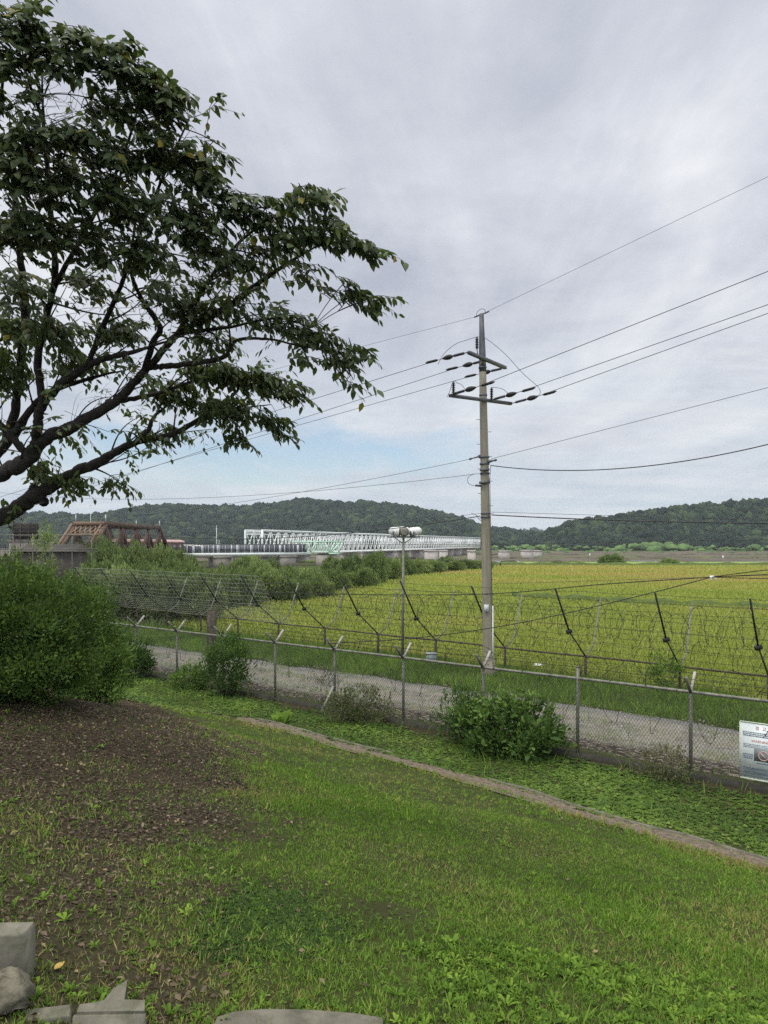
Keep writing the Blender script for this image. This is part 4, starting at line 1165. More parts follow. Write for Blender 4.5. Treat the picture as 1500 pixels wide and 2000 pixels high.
for y in np.linspace(YN + 1, YF, 5): t.beam(gp(bx_(y, -1), y, ZT - .1), gp(bx_(y, 1), y, ZT - .1), .25, .3)
for y in np.linspace(YN + 1, YF - 7, 4): t.beam(gp(bx_(y, -1), y, ZT - .15), gp(bx_(y + 7, 1), y + 7, ZT - .15), .14).beam(gp(bx_(y, 1), y, ZT - .15), gp(bx_(y + 7, -1), y + 7, ZT - .15), .14)
t.build('top_bracing', M['bridge_brown'], bt)
t = MB()
for y in (YN, YF):
    for sd in (-1, 1): t.tube([gp(bx_(y, sd), y, ZT + .3), gp(bx_(y, sd), y, ZT + 1.3)], .07, 6)
t.build('lamp_stub', M['panel_pale'], bt)
t = MB().box((-41.4, 114, ZB - .55), (4.0, 44, .35)); 
t.build('deck', M['bridge_brown'], bt)
t = MB()
for y in (93.5, 136.5): t.box((-41.6, y, .6), (5.4, 2.4, 3.3))
t.build('pier', M['pier'], bt)

cg = thing('railway_carriage', 'long brown railway carriage with a pale pinkish roof standing inside the brown truss', 'carriage', (-42.3, 128.5, 2.6))
MB().box((-42.35, 128.5, 3.85), (2.9, 33, 2.3)).build('body', M['carriage'], cg)
V = []; F = []
for y in (111.6, 145.3):
    for a in np.linspace(0, math.pi, 9): V.append((-42.35 - 1.62*math.cos(a), y, 5.0 + .5*math.sin(a)**.8))
for k in range(8): F.append((k, k + 9, k + 10, k + 1))
MB().add(V, np.array(F)).add(V, [tuple(range(9)), tuple(range(17, 8, -1))]).build('roof', M['carriage_roof'], cg)
for y in (142.2, 138.5, 134.5, 130.5, 126.5, 122.5, 118.5, 114.5):
    w = MB().box((-40.88, y, 4.0), (.06, 1.8, 1.0)).build('window', M['glassy'], cg)
    if y > 141: MB().box((-40.84, y, 4.0), (.05, .12, .9)).box((-40.84, y + .55, 4.0), (.05, .5, .75)).build('frame', M['panel_pale'], w)

# glass sided walkway on the old piers
A = gp(-40.6, 145.4, 0); B = gp(-17.4, 160., 0); WD = unit(B - A); WN = np.array([-WD[1], WD[0], 0])
wlen = np.linalg.norm(B - A)
ww = thing('walkway_bridge', 'low walkway bridge with a white deck edge and dark glass side panels between pale strips', 'bridge', tuple((A + B)/2 + (0, 0, 2.3)))
def wp(s, n, z): return A + WD*s + WN*n + (0, 0, z)
MB().beam(wp(0, 0, 2.45), wp(wlen, 0, 2.45), .35, .55).beam(wp(0, 3.2, 2.45), wp(wlen, 3.2, 2.45), .35, .55).build('edge_beam', M['bridge_white'], ww)
MB().beam(wp(0, 1.6, 2.5), wp(wlen, 1.6, 2.5), 2.8, .2).beam(wp(0, .6, 2.0), wp(wlen, .6, 2.0), .4, .45).build('deck', M['pier_pale'], ww)
r = np.random.default_rng(4)
for n_ in (0, 3.2):
    MB().beam(wp(0, n_ + .05, 3.62), wp(wlen, n_ + .05, 3.62), .04, 1.75).build('glass_panel', M['glassy'], ww)
    t = MB(); s = .1
    while s < wlen - .6:
        w = r.choice([.12, .14, .3, .62]); h = 1.72 + (.06 if w < .2 else 0)
        t.beam(wp(s, n_ - .03, 3.62), wp(s + w, n_ - .03, 3.62), .08, h); s += w + r.uniform(.5, 1.25)
    t.build('panel_strip', M['panel_pale'], ww)
    t = MB()
    for s in np.arange(.05, wlen, .62): t.beam(wp(s, n_ - .06, 2.7), wp(s, n_ - .06, 4.58), .05, .05)
    t.beam(wp(0, n_ - .06, 4.55), wp(wlen, n_ - .06, 4.55), .05, .06)
    t.build('railing', M['net_dark'], ww)
for s0, s1, zt in ((5.9, 9.7, 2.0), (20.9, 24.8, 2.0)):
    c = wp((s0 + s1)/2, 1.7, 0)
    MB().box((c[0], c[1], (-.6 + zt)/2 - .2), (3.9, 3.4, zt + .9), math.atan2(WD[1], WD[0])).box((c[0], c[1], zt - .15), (4.2, 3.8, .4), math.atan2(WD[1], WD[0])).build('pier', M['pier'], ww)
# green span
gs = thing('green_truss_span', 'pale green steel truss span hanging at the right end of the glass sided walkway', 'bridge', tuple(B + (3.8, 0, 2.3)))
def gq(u, z, n=0.): return B + np.array([1., .12, 0])*(u*7.9) + np.array([-.12, 1, 0])*n + (0, 0, z)
for n_ in (0, 3.4):
    t = MB(); zt, zb = 5.15, 2.45
    t.beam(gq(-.42, zt, n_), gq(1.06, zt, n_), .25, .3)
    for u0, u1 in ((-.12, .13), (.62, .92)): t.beam(gq(u0, zb, n_), gq(u1, zb, n_), .3, .32)
    for a, b in ((-.08, .02), (.11, .04), (.11, .26), (.66, .52), (.66, .80), (.9, 1.02), (.7, .95)): t.beam(gq(a, zb + .1, n_), gq(b, zt - .1, n_), .22, .22)
    for u in np.linspace(.27, .52, 7): t.beam(gq(u, zb + .55, n_), gq(u, zt - .1, n_), .07, .07)
    t.beam(gq(.2, zb + .55, n_), gq(.6, zb + .55, n_), .1, .1)
    t.build('side_truss', M['bridge_green'], gs)
MB().beam(gq(-.1, 2.75, 1.7), gq(1.0, 2.75, 1.7), 3.0, .15).build('deck', M['bridge_green'], gs)
c = gq(.48, 0, 1.7); MB().box((c[0], c[1], .55), (3.6, 3.2, 3.0), .12).build('pier', M['pier'], gs)

# long white railway bridge
wb = thing('railway_bridge', 'very long white lattice truss railway bridge crossing the river on concrete piers', 'bridge', (12, 320, 1.2))
A2 = gp(-31.9, 186, 0); B2 = gp(63.5, 470., 0); D2 = unit(B2 - A2); N2 = np.array([-D2[1], D2[0], 0]); L2 = np.linalg.norm(B2 - A2)
def wq(s, n, z): return A2 + D2*s + N2*n + (0, 0, z)
ZT2, ZB2 = 8.15, 1.9
npan = 64
for n_ in (0, 5.0):
    t = MB(); ss = np.linspace(0, L2, npan + 1)
    t.beam(wq(0, n_, ZT2), wq(L2, n_, ZT2), .45, .45).beam(wq(0, n_, ZB2), wq(L2, n_, ZB2), .45, .6).beam(wq(0, n_, ZT2 - 1.0), wq(L2, n_, ZT2 - 1.0), .12, .14)
    for i in range(npan + 1):
        t.beam(wq(ss[i], n_, ZB2), wq(ss[i], n_, ZT2), .24 if i % 8 else .5, .22)
        if i < npan:
            t.beam(wq(ss[i], n_, ZT2), wq(ss[i + 1], n_, ZB2), .2, .22); t.beam(wq(ss[i], n_, ZB2), wq(ss[i + 1], n_, ZT2), .2, .22)
    t.build('side_truss', M['bridge_white'], wb)
t = MB()
for s in np.linspace(0, L2, npan + 1): t.beam(wq(s, 0, ZT2), wq(s, 5, ZT2), .22, .22)
for i in range(npan):
    s0, s1 = L2*i/npan, L2*(i + 1)/npan
    t.beam(wq(s0, 0, ZT2), wq(s1, 5, ZT2), .16).beam(wq(s0, 5, ZT2), wq(s1, 0, ZT2), .16)
for k in range(12): t.beam(wq(-.05, k*5/12, ZT2 - .1), wq(-.05, (k + 1)*5/12, ZT2 - 1.0), .1).beam(wq(-.05, (k + 1)*5/12, ZT2 - .1), wq(-.05, k*5/12, ZT2 - 1.0), .1)
t.beam(wq(0, 0, ZT2 - 1.05), wq(0, 5, ZT2 - 1.05), .25)
t.build('top_bracing', M['bridge_white'], wb)
MB().beam(wq(0, 2.5, ZB2 - .1), wq(L2, 2.5, ZB2 - .1), 4.6, .35).beam(wq(0, -.9, ZB2 - .15), wq(L2, -.9, ZB2 - .15), 1.4, .18).build('deck', M['pier_pale'], wb)
for s in np.arange(6, L2, 21.2):
    c = wq(s, 2.5, 0); an = math.atan2(D2[1], D2[0])
    MB().box((c[0], c[1], -1.0), (2.6, 6.2, 5.0), an).box((c[0], c[1], 1.25), (3.2, 7.0, .5), an).build('pier', M['pier_pale'], wb)

# piers of the vanished bridge standing alone
for k, (px, w, Y, top, lab) in enumerate(((984, 18, 332, 1077, 'narrow weathered concrete pier standing alone just right of the utility pole'), (1029, 20, 332, 1075.5, 'pale broken concrete pier standing alone, nearer half of a pair'),
                                           (1047, 17, 350, 1076, 'pale broken concrete pier, farther half of a pair'), (921, 13, 205, 1077, 'tall slim concrete pier in front of the white bridge'), (866, 14, 250, 1076, 'stout pale pier below the white bridge, right of the lamp'), (842, 22, 240, 1076, 'wide pale pier below the white bridge, near the lamp'))):
    c = at(px, top, Y); z0 = -3.6; W = w/FPX*Y
    o = thing('bridge_pier', lab, 'pier', (c[0], c[1], z0), 'piers left from the vanished bridge')
    MB().box((c[0], c[1], (z0 + c[2])/2), (W, W*.9, c[2] - z0), .25).box((c[0], c[1], c[2] + .1), (W*1.1, W, .5), .25).box((c[0] - W*.1, c[1], z0 + .5), (W*1.3, W*1.2, 1.0), .25).build('shaft', M['pier_pale'], o)

# ------------------------------------------------------------------ thicket along the river, one shrub at a time
VAR = []
for k in range(5):
    VAR.append((1.0, k))
def dup(root, loc, sc, rz, label=None, group=None):
    c = root.copy(); COL.objects.link(c); c.location = loc; c.scale = sc; c.rotation_euler = (0, 0, rz)
    if label: c['label'] = label
    if group: c['group'] = group
    for ch in root.children:
        d = ch.copy(); COL.objects.link(d); d.parent = c
    return c
GRP = 'leafy shrubs in the riverside thicket'
protos = []
for k in range(5):
    protos.append(shrub('riverside_shrub', 'leafy green shrub in the thicket between barbed fence and bridges', 'shrub', (0, 0, 0), .95, .95, .62, 170, 90, .075, M['far_leaf'], 60 + k, GRP, hue=.35 + .08*k, lift=.62, stems=5, cr=.2, shoots=0, crown_name='crown'))
used = set()
# px centre, py top, py base, depth, half width px
SH = [(205, 1062, 1118, 74, 42, 1), (262, 1066, 1116, 78, 40, 2), (318, 1068, 1114, 80, 34, 3), (355, 1082, 1120, 76, 34, 2), (150, 1075, 1120, 70, 40, 0), (90, 1078, 1120, 68, 40, 1), (30, 1080, 1124, 66, 44, 2),
      (215, 1098, 1160, 58, 52, 1), (290, 1102, 1165, 56, 54, 0), (365, 1106, 1170, 54, 48, 1), (430, 1112, 1170, 55, 40, 2), (250, 1112, 1200, 47, 60, 3), (330, 1120, 1205, 46, 56, 0), (395, 1128, 1200, 46, 46, 2), (170, 1110, 1190, 48, 50, 2),
      (440, 1116, 1150, 68, 42, 3), (500, 1098, 1145, 74, 36, 4), (470, 1118, 1172, 56, 40, 1), (525, 1112, 1160, 62, 36, 4), (560, 1112, 1154, 68, 34, 2), (605, 1114, 1150, 70, 40, 3), (650, 1112, 1143, 76, 34, 1), (570, 1128, 1164, 62, 40, 0), (620, 1128, 1156, 66, 34, 2),
      (685, 1084, 1138, 84, 27, 0), (728, 1083, 1131, 90, 34, 1), (705, 1108, 1138, 82, 34, 2), (760, 1092, 1126, 97, 30, 3), (790, 1086, 1120, 110, 24, 2), (815, 1094, 1116, 116, 28, 4), (845, 1094, 1113, 122, 30, 3), (880, 1094, 1111, 128, 30, 2), (912, 1093, 1109, 136, 28, 0), (940, 1094, 1108, 142, 26, 3), (870, 1088, 1104, 150, 20, 1),
      (525, 1094, 1125, 100, 28, 1), (648, 1090, 1122, 112, 24, 2), (480, 1088, 1126, 104, 34, 3), (740, 1082, 1110, 125, 26, 2)]
for i, (px, pt, pb, Y, hw, v) in enumerate(SH):
    H = (pb - pt)/FPX*Y; W = hw/FPX*Y; c = at(px, pb, Y); v = v % 5
    zb = -.32
    H = EYE + (HY - pt)/FPX*Y - zb
    sc = (W/1.05, W/1.05, H/1.0)
    if v not in used:
        used.add(v); o = protos[v]; o.location = (c[0], Y, zb); o.scale = sc; o.rotation_euler = (0, 0, i*1.3)
    else: dup(protos[v], (c[0], Y, zb), sc, i*1.3)
for px, pt, Y, hw, v, lab in ((1195, 1080, 165, 27, 1, 'large round green bush alone at the far edge of the rice field'), (1307, 1090, 170, 19, 4, 'small pale green bush at the far field edge right of the large round one'), (1092, 1097, 176, 22, 0, 'low dark scrub at the far field edge left of the large round bush'), (1000, 1098, 180, 26, 2, 'low scrub at the far field edge below the lone concrete piers')):
    H = EYE + (HY - pt)/FPX*Y + .32; W = hw/FPX*Y
    o = dup(protos[v], ((px - CX)/FPX*Y, Y, -.32), (W/1.0, W/1.0, H/1.18), px*.1, lab); del o['group']; o.name = 'field_bush'; o['category'] = 'bush'
# undergrowth under the thicket
r = np.random.default_rng(77)
n = 30000
Y = 40 + 110*r.random(n)**1.3; edge = np.interp(Y, [40, 51.5, 68.7, 103, 122, 139, 160], [-13.4, -12.1, -7.4, .74, 10, 19, 28])
X = edge - .3 - r.random(n)**1.4*(26 + Y*.1)
mb = MB(); P = np.stack([X, Y, np.full(n, -.3)], 1)
inst(mb, BLADE, BLADE_F, P, unit(np.stack([r.normal(size=n)*.4, r.normal(size=n)*.4, np.ones(n)], 1)), unit(r.normal(size=(n, 3))), r.uniform(.3, .7, n), r.random(n)*.8, .16)
tag(mb.build('undergrowth', M['far_leaf']), 'tall rank weeds filling the ground between the riverside shrubs', 'undergrowth', kind='stuff')
# low green scrub along the far river bank and hill foot
mb = MB()
for k in range(620):
    x = r.uniform(60, 560); y = r.uniform(562, 606) ; s = r.uniform(.8, 3.0)*(1 + .8*math.sin(x*.05)*math.sin(x*.017 + 1)); w = CROWN[r.integers(7)]
    mb.add(w*np.array([s*1.3, s*1.3, s*.9]) + (x, y, -2.0 + r.uniform(0, 3.5)), IF, r.uniform(.35, 1))
for k in range(380):
    x = r.uniform(-120, 420); y = r.uniform(500, 590); s = r.uniform(.6, 1.6); w = CROWN[r.integers(7)]
    mb.add(w*np.array([s*2, s*1.4, s*.7]) + (x, y, -2.2), IF, r.uniform(.3, .8))
tag(mb.build('scrub', leafy('scrub', [(0, (.03, .06, .02)), (.6, (.07, .13, .035)), (1, (.13, .22, .06))], .8, .1, (.05, .6))), 'bright green scrub and vines along the foot of the hills', 'scrub', kind='stuff')
mb = MB()
for k in range(1500):
    y = r.choice([r.uniform(198, 226), r.uniform(330, 350), r.uniform(420, 445)], p=[.5, .3, .2]); x = r.uniform(-80, .62*y); s = r.uniform(.35, .95)*(1 + (y > 300)*.6); w = CROWN[r.integers(7)]
    mb.add(w*np.array([s*2.6, s*1.2, s*.6]) + (x, y, float(ground_z(x, y)) + (.0 if y < 240 else .6)), IF, r.uniform(0, 1))
tag(mb.build('reeds', leafy('reeds', [(0, (.05, .055, .03)), (.5, (.10, .10, .055)), (1, (.12, .16, .05))], .9, .1, (.05, .5))), 'olive brown reed belts along the river banks', 'reeds', kind='stuff')

# ------------------------------------------------------------------ structures beyond the bush at the left
nt = thing('netted_screen', 'dark netted screen on a pole frame above a pale low wall at the far left', 'screen', (-35.2, 70, -.3))
MB().box((-35.3, 70, 6.0), (2.5, .08, 1.5)).build('net_panel', M['net_dark'], nt)
t = MB()
for x in (-36.6, -35.8, -35.0, -34.2): t.tube([(x, 69.9, -.3), (x, 69.9, 7.0)], .035, 6)
for z in (5.2, 5.6, 6.0, 6.4, 6.8): t.tube([(-36.7, 69.86, z), (-34.1, 69.86, z)], .025, 6)
for k in range(12): t.tube([(-36.6 + k*.22, 69.84, 5.2), (-36.6 + k*.22, 69.84, 6.9)], .012, 4)
t.build('frame', M['rust'], nt)
MB().box((-35.4, 70.3, 2.35), (3.2, .5, 5.3)).box((-35.4, 70.3, 5.05), (3.4, .6, .14)).build('wall', M['pier'], nt)
tf = thing('tall_wire_fence', 'tall grey wire fence with square mesh and twin rails beyond the big bush', 'fence', (-29, 56, -.3))
t = MB()
for x in np.arange(-37, -22.6, 1.55): t.tube([(x, 56, -.3), (x, 56, 5.6)], .04, 6)
t.build('post', M['galv'], tf)
t = MB()
for z in (4.22, 4.42, 5.5): t.tube([(-37.2, 55.95, z), (-22.6, 55.95, z)], .032, 6)
t.build('rail', M['galv'], tf)
t = MB()
for x in np.arange(-37.2, -22.6, .2): t.tube([(x, 55.93, .2), (x, 55.93, 5.5)], .007, 3, False)
for z in np.arange(.2, 5.5, .2): t.tube([(-37.2, 55.92, z), (-22.6, 55.92, z)], .007, 3, False)
t.build('wire_mesh', M['rust'], tf)
hw_ = thing('guard_hut', 'low brown grey hut roof half hidden behind the wire fence at the far left', 'hut', (-31, 66, -.3))
MB().box((-30.6, 66, 1.9), (4.6, 3, 4.4)).build('wall', simple('hut_wall', (.045, .04, .036), (.09, .08, .07), 1, .9), hw_)
MB().add([(-33.2, 64.2, 4.1), (-28.0, 64.2, 4.1), (-28.0, 66, 4.75), (-33.2, 66, 4.75), (-28.0, 67.8, 4.1), (-33.2, 67.8, 4.1)], [(0, 1, 2, 3), (3, 2, 4, 5), (1, 4, 2), (0, 3, 5)]).build('roof', simple('hut_roof', (.05, .045, .042), (.09, .08, .075), 1, .9), hw_)
# slim young tree there
yt = thing('young_tree', 'slim young light green tree beside the dark netted screen', 'tree', (-23.9, 50, -.3))
MB().tube([(-23.9, 50, -.4), (-23.85, 50, 3), (-23.95, 50.1, 5.4)], [.07, .045, .015], 7).build('trunk', M['bark'], yt, smooth=True)
rr = np.random.default_rng(91); cc = np.stack([-23.9 + rr.normal(size=40)*.42, 50 + rr.normal(size=40)*.42, rr.uniform(2.2, 6.2, 40)], 1)
mb = MB(); canopy_leaves(mb, cc, np.full(40, .32), 42, .14, rr, hue=.7); mb.build('crown', M['far_leaf'], yt)
sh2 = shrub('reddish_shrub', 'olive brown shrub overgrowing the near end of the brown truss', 'shrub', (-34.6, 84, -.3), 2.6, 2.2, 3.4, 110, 44, .28, M['dry_shrub_leaf'], 95, lift=.7, cr=.7, hue=.55, crown_name='crown')
# masts and pylon
for k, (px, pt, Y, rad, lab) in enumerate(((177, 987, 150, .07, 'tall thin mast rising behind the brown truss'), (423, 1028, 172, .10, 'thin pale mast behind the left part of the glass sided walkway'), (457, 1030, 176, .08, 'thin dark mast just left of the white bridge portal'), (428, 1056, 170, .06, 'short thin mast beside the taller pale mast'))):
    c = at(px, pt, Y); o = thing('mast', lab, 'mast', (c[0], Y, -.3), 'thin masts by the bridges')
    MB().tube([(c[0], Y, -.3), (c[0], Y, c[2])], [rad*1.3, rad*.7], 8).lathe((c[0], Y, c[2] - .1), (c[0], Y, c[2] + .25), [(0, rad), (.5, rad*1.5), (1, .01)], 8).beam((c[0] - .35, Y, c[2] - .6), (c[0] + .35, Y, c[2] - .6), .06).build('shaft', M['panel_pale'] if k != 2 else M['rust'], o, smooth=True)
Yp = 985; c = at(258, 984, Yp); zb = at(258, 1010, Yp)[2]
py_ = thing('pylon', 'tiny lattice power pylon on the crest of the long wooded hill', 'pylon', (c[0], Yp, zb))
t = MB(); H = c[2] - zb
for sx in (-1, 1):
    for sy in (-1, 1): t.beam((c[0] + sx*2.4, Yp + sy*2.4, zb), (c[0] + sx*.4, Yp + sy*.4, c[2]), .28)
for f in (.2, .4, .6, .8):
    w = 2.4 - 2*f; w2 = 2.4 - 2*(f + .2)
    for sy in (-1, 1): t.beam((c[0] - w, Yp + sy*w, zb + H*f), (c[0] + w2, Yp + sy*w2, zb + H*(f + .19)), .18); t.beam((c[0] + w, Yp + sy*w, zb + H*f), (c[0] - w2, Yp + sy*w2, zb + H*(f + .19)), .18)
t.build('tower', M['steel_grey'], py_)
t = MB()
for f in (.66, .8, .93): t.beam((c[0] - 3.4, Yp, zb + H*f), (c[0] + 3.4, Yp, zb + H*f), .3)
t.build('crossarm', M['steel_grey'], py_)
# a lone dark marker standing in the far rice
c = at_ground(977, 1107, -.3); o = thing('marker_post', 'tiny dark upright marker standing at the far edge of the rice field beside the pole', 'marker', tuple(c))
MB().lathe(c, c + (0, 0, .95), [(0, .12), (.55, .17), (.75, .1), (.8, .12), (.95, .11), (1, .02)], 8).build('shaft', M['dark'], o, smooth=True)
for px, py, lab in ((1412, 1092, 'tiny white marker on the mud flats at the far right'), (1152, 1087, 'tiny pale marker on the mud flats above the large round field bush')):
    c = at_ground(px, py, -2.3); o = thing('marker_post', lab, 'marker', tuple(c))
    MB().lathe(c, c + (0, 0, 1.6), [(0, .2), (.6, .3), (.9, .28), (1, .05)], 8).build('shaft', M['white_paint'], o, smooth=True)

# ------------------------------------------------------------------ kerb stones and bits at the lower left
def prism(mb, poly, z0, z1, bev=.008):
    """flat block with chamfered upper edges from a plan outline"""
    P = np.array(poly, float); n = len(P); c = P.mean(0)
    inner = c + (P - c)*(1 - bev/np.linalg.norm(P - c, axis=1))[:, None]
    V = [(*p, z0) for p in P] + [(*p, z1 - bev) for p in P] + [(*p, z1) for p in inner]
    F = [(i, (i + 1) % n, n + (i + 1) % n, n + i) for i in range(n)] + [(n + i, n + (i + 1) % n, 2*n + (i + 1) % n, 2*n + i) for i in range(n)]
    mb.add(V, F); mb.add(V, [tuple(range(2*n, 3*n))]); return mb
def gpx(px, py, z):
    p = at_ground(px, py, z); return (p[0], p[1])
k1 = thing('kerb_block', 'grey concrete kerb block with a tapering fin at the lower left', 'kerb block', tuple(at_ground(215, 1965, 2.75)))
Z1 = 2.80
poly = [gpx(150, 1976, Z1), gpx(282, 1974, Z1), gpx(283, 1953, Z1), gpx(243, 1952, Z1), gpx(249, 1913, Z1), gpx(222, 1930, Z1), gpx(203, 1953, Z1), gpx(186, 1958, Z1), gpx(156, 1961, Z1)]
P = np.array(poly); mbk = MB(); n = len(P)
front = P.copy(); front[0, 1] -= .0; 
V = [(*p, Z1 - .3) for p in P] + [(*p, Z1) for p in P]
mbk.add(V, [(i, (i + 1) % n, n + (i + 1) % n, n + i) for i in range(n)]); mbk.add(V, [(9, 10, 11, 12, 15, 16, 17), (12, 13, 14, 15)])
mbk.build('block', M['kerb'], k1)
p0, p1 = gpx(144, 1982, Z1 - .01), gpx(284, 1979, Z1 - .01)
MB().add([(p0[0], p0[1] - .05, Z1 - .35), (p1[0], p1[1] - .05, Z1 - .35), (p1[0], p1[1] - .01, Z1 - .012), (p0[0], p0[1] - .01, Z1 - .012), (p0[0], p0[1] + .06, Z1 - .35), (p1[0], p1[1] + .06, Z1 - .35), (p1[0], p1[1] + .005, Z1 - .012), (p0[0], p0[1] + .005, Z1 - .012)],
          [(0, 1, 2, 3), (1, 5, 6, 2), (0, 3, 7, 4), (3, 2, 6, 7), (4, 7, 6, 5)]).build('lip', M['kerb'], k1)
k2 = thing('kerb_block', 'worn kerb block with a sloping top left of the finned block', 'kerb block', tuple(at_ground(70, 1985, 2.75)))
prism(MB(), [gpx(-60, 2006, 2.79), gpx(138, 1984, 2.79), gpx(141, 1961, 2.79), gpx(-60, 1984, 2.79)], 2.4, 2.79).build('block', M['kerb'], k2)
k3 = thing('kerb_block', 'upright grey kerb block cut by the left picture edge', 'kerb block', tuple(at_ground(20, 1910, 2.9)))
q0 = at(48, 1822, 3.42)
prism(MB(), [(q0[0] - .6, 3.36), (q0[0], 3.40), (q0[0] + .004, 3.52), (q0[0] - .6, 3.5)], 2.6, q0[2]).build('block', M['kerb'], k3)
sn = thing('rough_stone', 'pale rounded rough stone below the upright kerb block', 'stone', tuple(at_ground(10, 1950, 2.9)))
w = CROWN[4]*np.array([.13, .10, .10]); V_ = w + at(4, 1945, 3.2); MB().add(V_, IF).build('boulder', M['stone'], sn, smooth=True)
# pale concrete path at the bottom edge
pa = [hit(a, b) for a, b in ((425, 2003), (462, 1992), (520, 1985), (600, 1987), (690, 1994), (748, 2003))]
V = []; F = []
for i, (x, y, z) in enumerate(pa):
    x += .008*math.sin(i*5.); V += [(x, y + .012, z - .25), (x, y + .004, z + .035), (x, y - .012, z + .045), (x, y - 1.0, z + .06)]
for i in range(len(pa) - 1):
    a = i*4; F += [(a, a + 1, a + 5, a + 4), (a + 1, a + 2, a + 6, a + 5), (a + 2, a + 3, a + 7, a + 6)]
tag(MB().add(V, np.array(F)).build('path', M['kerb']), 'edge of a pale worn concrete path at the bottom', 'path', kind='structure')

# ------------------------------------------------------------------ grass, weeds, litter
r = np.random.default_rng(101)
def samp(n, y0, y1, power, k=.66, pad=.8):
    """points in the wedge in front of the viewer, thinning with distance"""
    u = r.random(n); e = 2 - power
    y = (y0**e + u*(y1**e - y0**e))**(1/e)
    return (r.random(n)*2 - 1)*(k*y + pad), y
def gutter_d(x, y): return np.interp(x, [p[0] for p in gc], [p[1] for p in gc]) - y
def blades(name, label, x, y, z, h, w, mat, rnd, lean=.45, cat='grass', seed=0):
    rr = np.random.default_rng(seed); n = len(x); mb = MB()
    d = unit(np.stack([rr.normal(size=n)*lean, rr.normal(size=n)*lean, np.ones(n)], 1))
    inst(mb, BLADE, BLADE_F, np.stack([x, y, z], 1), d, unit(rr.normal(size=(n, 3))), h, rnd, w)
    return tag(mb.build(name, mat), label, cat, kind='stuff')

# lawn
x, y = samp(260000, 2.7, 24, 1.15)
tx, ty = samp(9000, 2.7, 22, 1.15); ti = r.integers(9000, size=120000); tw = .012 + .02*r.random(9000)
x = np.concatenate([x, tx[ti] + r.normal(size=120000)*tw[ti]]); y = np.concatenate([y, ty[ti] + r.normal(size=120000)*tw[ti]])
tuft = np.concatenate([np.zeros(len(x) - 120000), (.4 + .6*r.random(9000))[ti]])
ex, ey = samp(230000, 2.8, 11, 1.0); x = np.concatenate([x, ex]); y = np.concatenate([y, ey]); tuft = np.concatenate([tuft, np.full(230000, .1)])
gd = gutter_d(x, y); sl = slope_d(x, y); so = soil_mask(x, y)
pat = .5 + .5*wob(x, y, 1.9, 2.0)
keep = (gd > .24 + .08*wob(x, y, 3.7)) & (r.random(len(x)) < np.clip(1.0 - .93*so, 0.04, 1)*np.clip(.45 + .75*pat, .2, 1))
bare = np.exp(-(((x - .05)/.35)**2 + ((y - 5.5)/.3)**2)) + .7*np.exp(-(((x + 1.2)/.4)**2 + ((y - 7.2)/.5)**2)) + .5*np.exp(-(((x - 2.2)/.3)**2 + ((y - 4.1)/.25)**2))
keep &= r.random(len(x)) > bare*1.1
x, y, so, gd, tuft = x[keep], y[keep], so[keep], gd[keep], tuft[keep]
n = len(x)
h = r.uniform(.016, .042, n)*(1 + .8*tuft)*(1 + .5*np.clip(wob(x, y, .8, 4), 0, 1)) + np.clip(1 - (gd - .33)/.6, 0, 1)*r.uniform(0, .09, n)
rnd = np.clip(.66 + .18*r.normal(size=n) + .22*wob(x, y, 1.3, 6) + .16*(tuft - .3) + .2*so*r.random(n) + np.clip(1 - (gd - .33)/.8, 0, 1)*.25, 0, 1)
blades('grass', 'short mown grass covering the slope of the mound', x, y, ground_z(x, y) - .004, h, .11 + y*.008, M['grass'], rnd, .55, seed=1)
# taller bright tufts along the gutter and here and there
x, y = samp(26000, 3, 22, .9)
gd = gutter_d(x, y)
t_ = wob(x, y, 2.6, 5)
keep = ((gd > .3) & (gd < .75 + .3*t_)) | ((gd > .3) & (t_ > .55) & (r.random(len(x)) < .35)) | ((gd > .3) & (x > .3) & (y < 5.5) & (r.random(len(x)) < .45))
keep &= r.random(len(x)) > soil_mask(x, y)*.97
x, y = x[keep], y[keep]; n = len(x)
blades('tall_grass', 'taller bright grass tufts beside the gutter and on the slope', x, y, ground_z(x, y) - .005, r.uniform(.07, .17, n), .07, M['weed'], np.clip(.6 + .22*r.normal(size=n), 0, 1), .5, seed=2)
# dead straw on soil and gutter
x, y = samp(60000, 2.7, 22, 1.1); gd = gutter_d(x, y)
ing = np.abs(gd) < .34
keep = (ing & (r.random(len(x)) < .95)) | (r.random(len(x)) < .7*soil_mask(x, y)*(gd > .3)) | (r.random(len(x)) < .025*(gd > .3))
x, y, ing = x[keep], y[keep], ing[keep]; n = len(x); mb = MB()
d = unit(np.stack([r.normal(size=n), r.normal(size=n), r.uniform(-.05, .3, n)], 1))
inst(mb, BLADE, BLADE_F, np.stack([x, y, ground_z(x, y) + np.where(ing, .035, .008)], 1), d, unit(np.array([[0, 0, 1.]]) + r.normal(size=(n, 3))*.3), np.where(ing, r.uniform(.04, .13, n), r.uniform(.015, .055, n)), r.random(n), .06)
tag(mb.build('straw', M['straw']), 'dry straw and dead grass scattered in the gutter and over the soil', 'straw', kind='stuff')
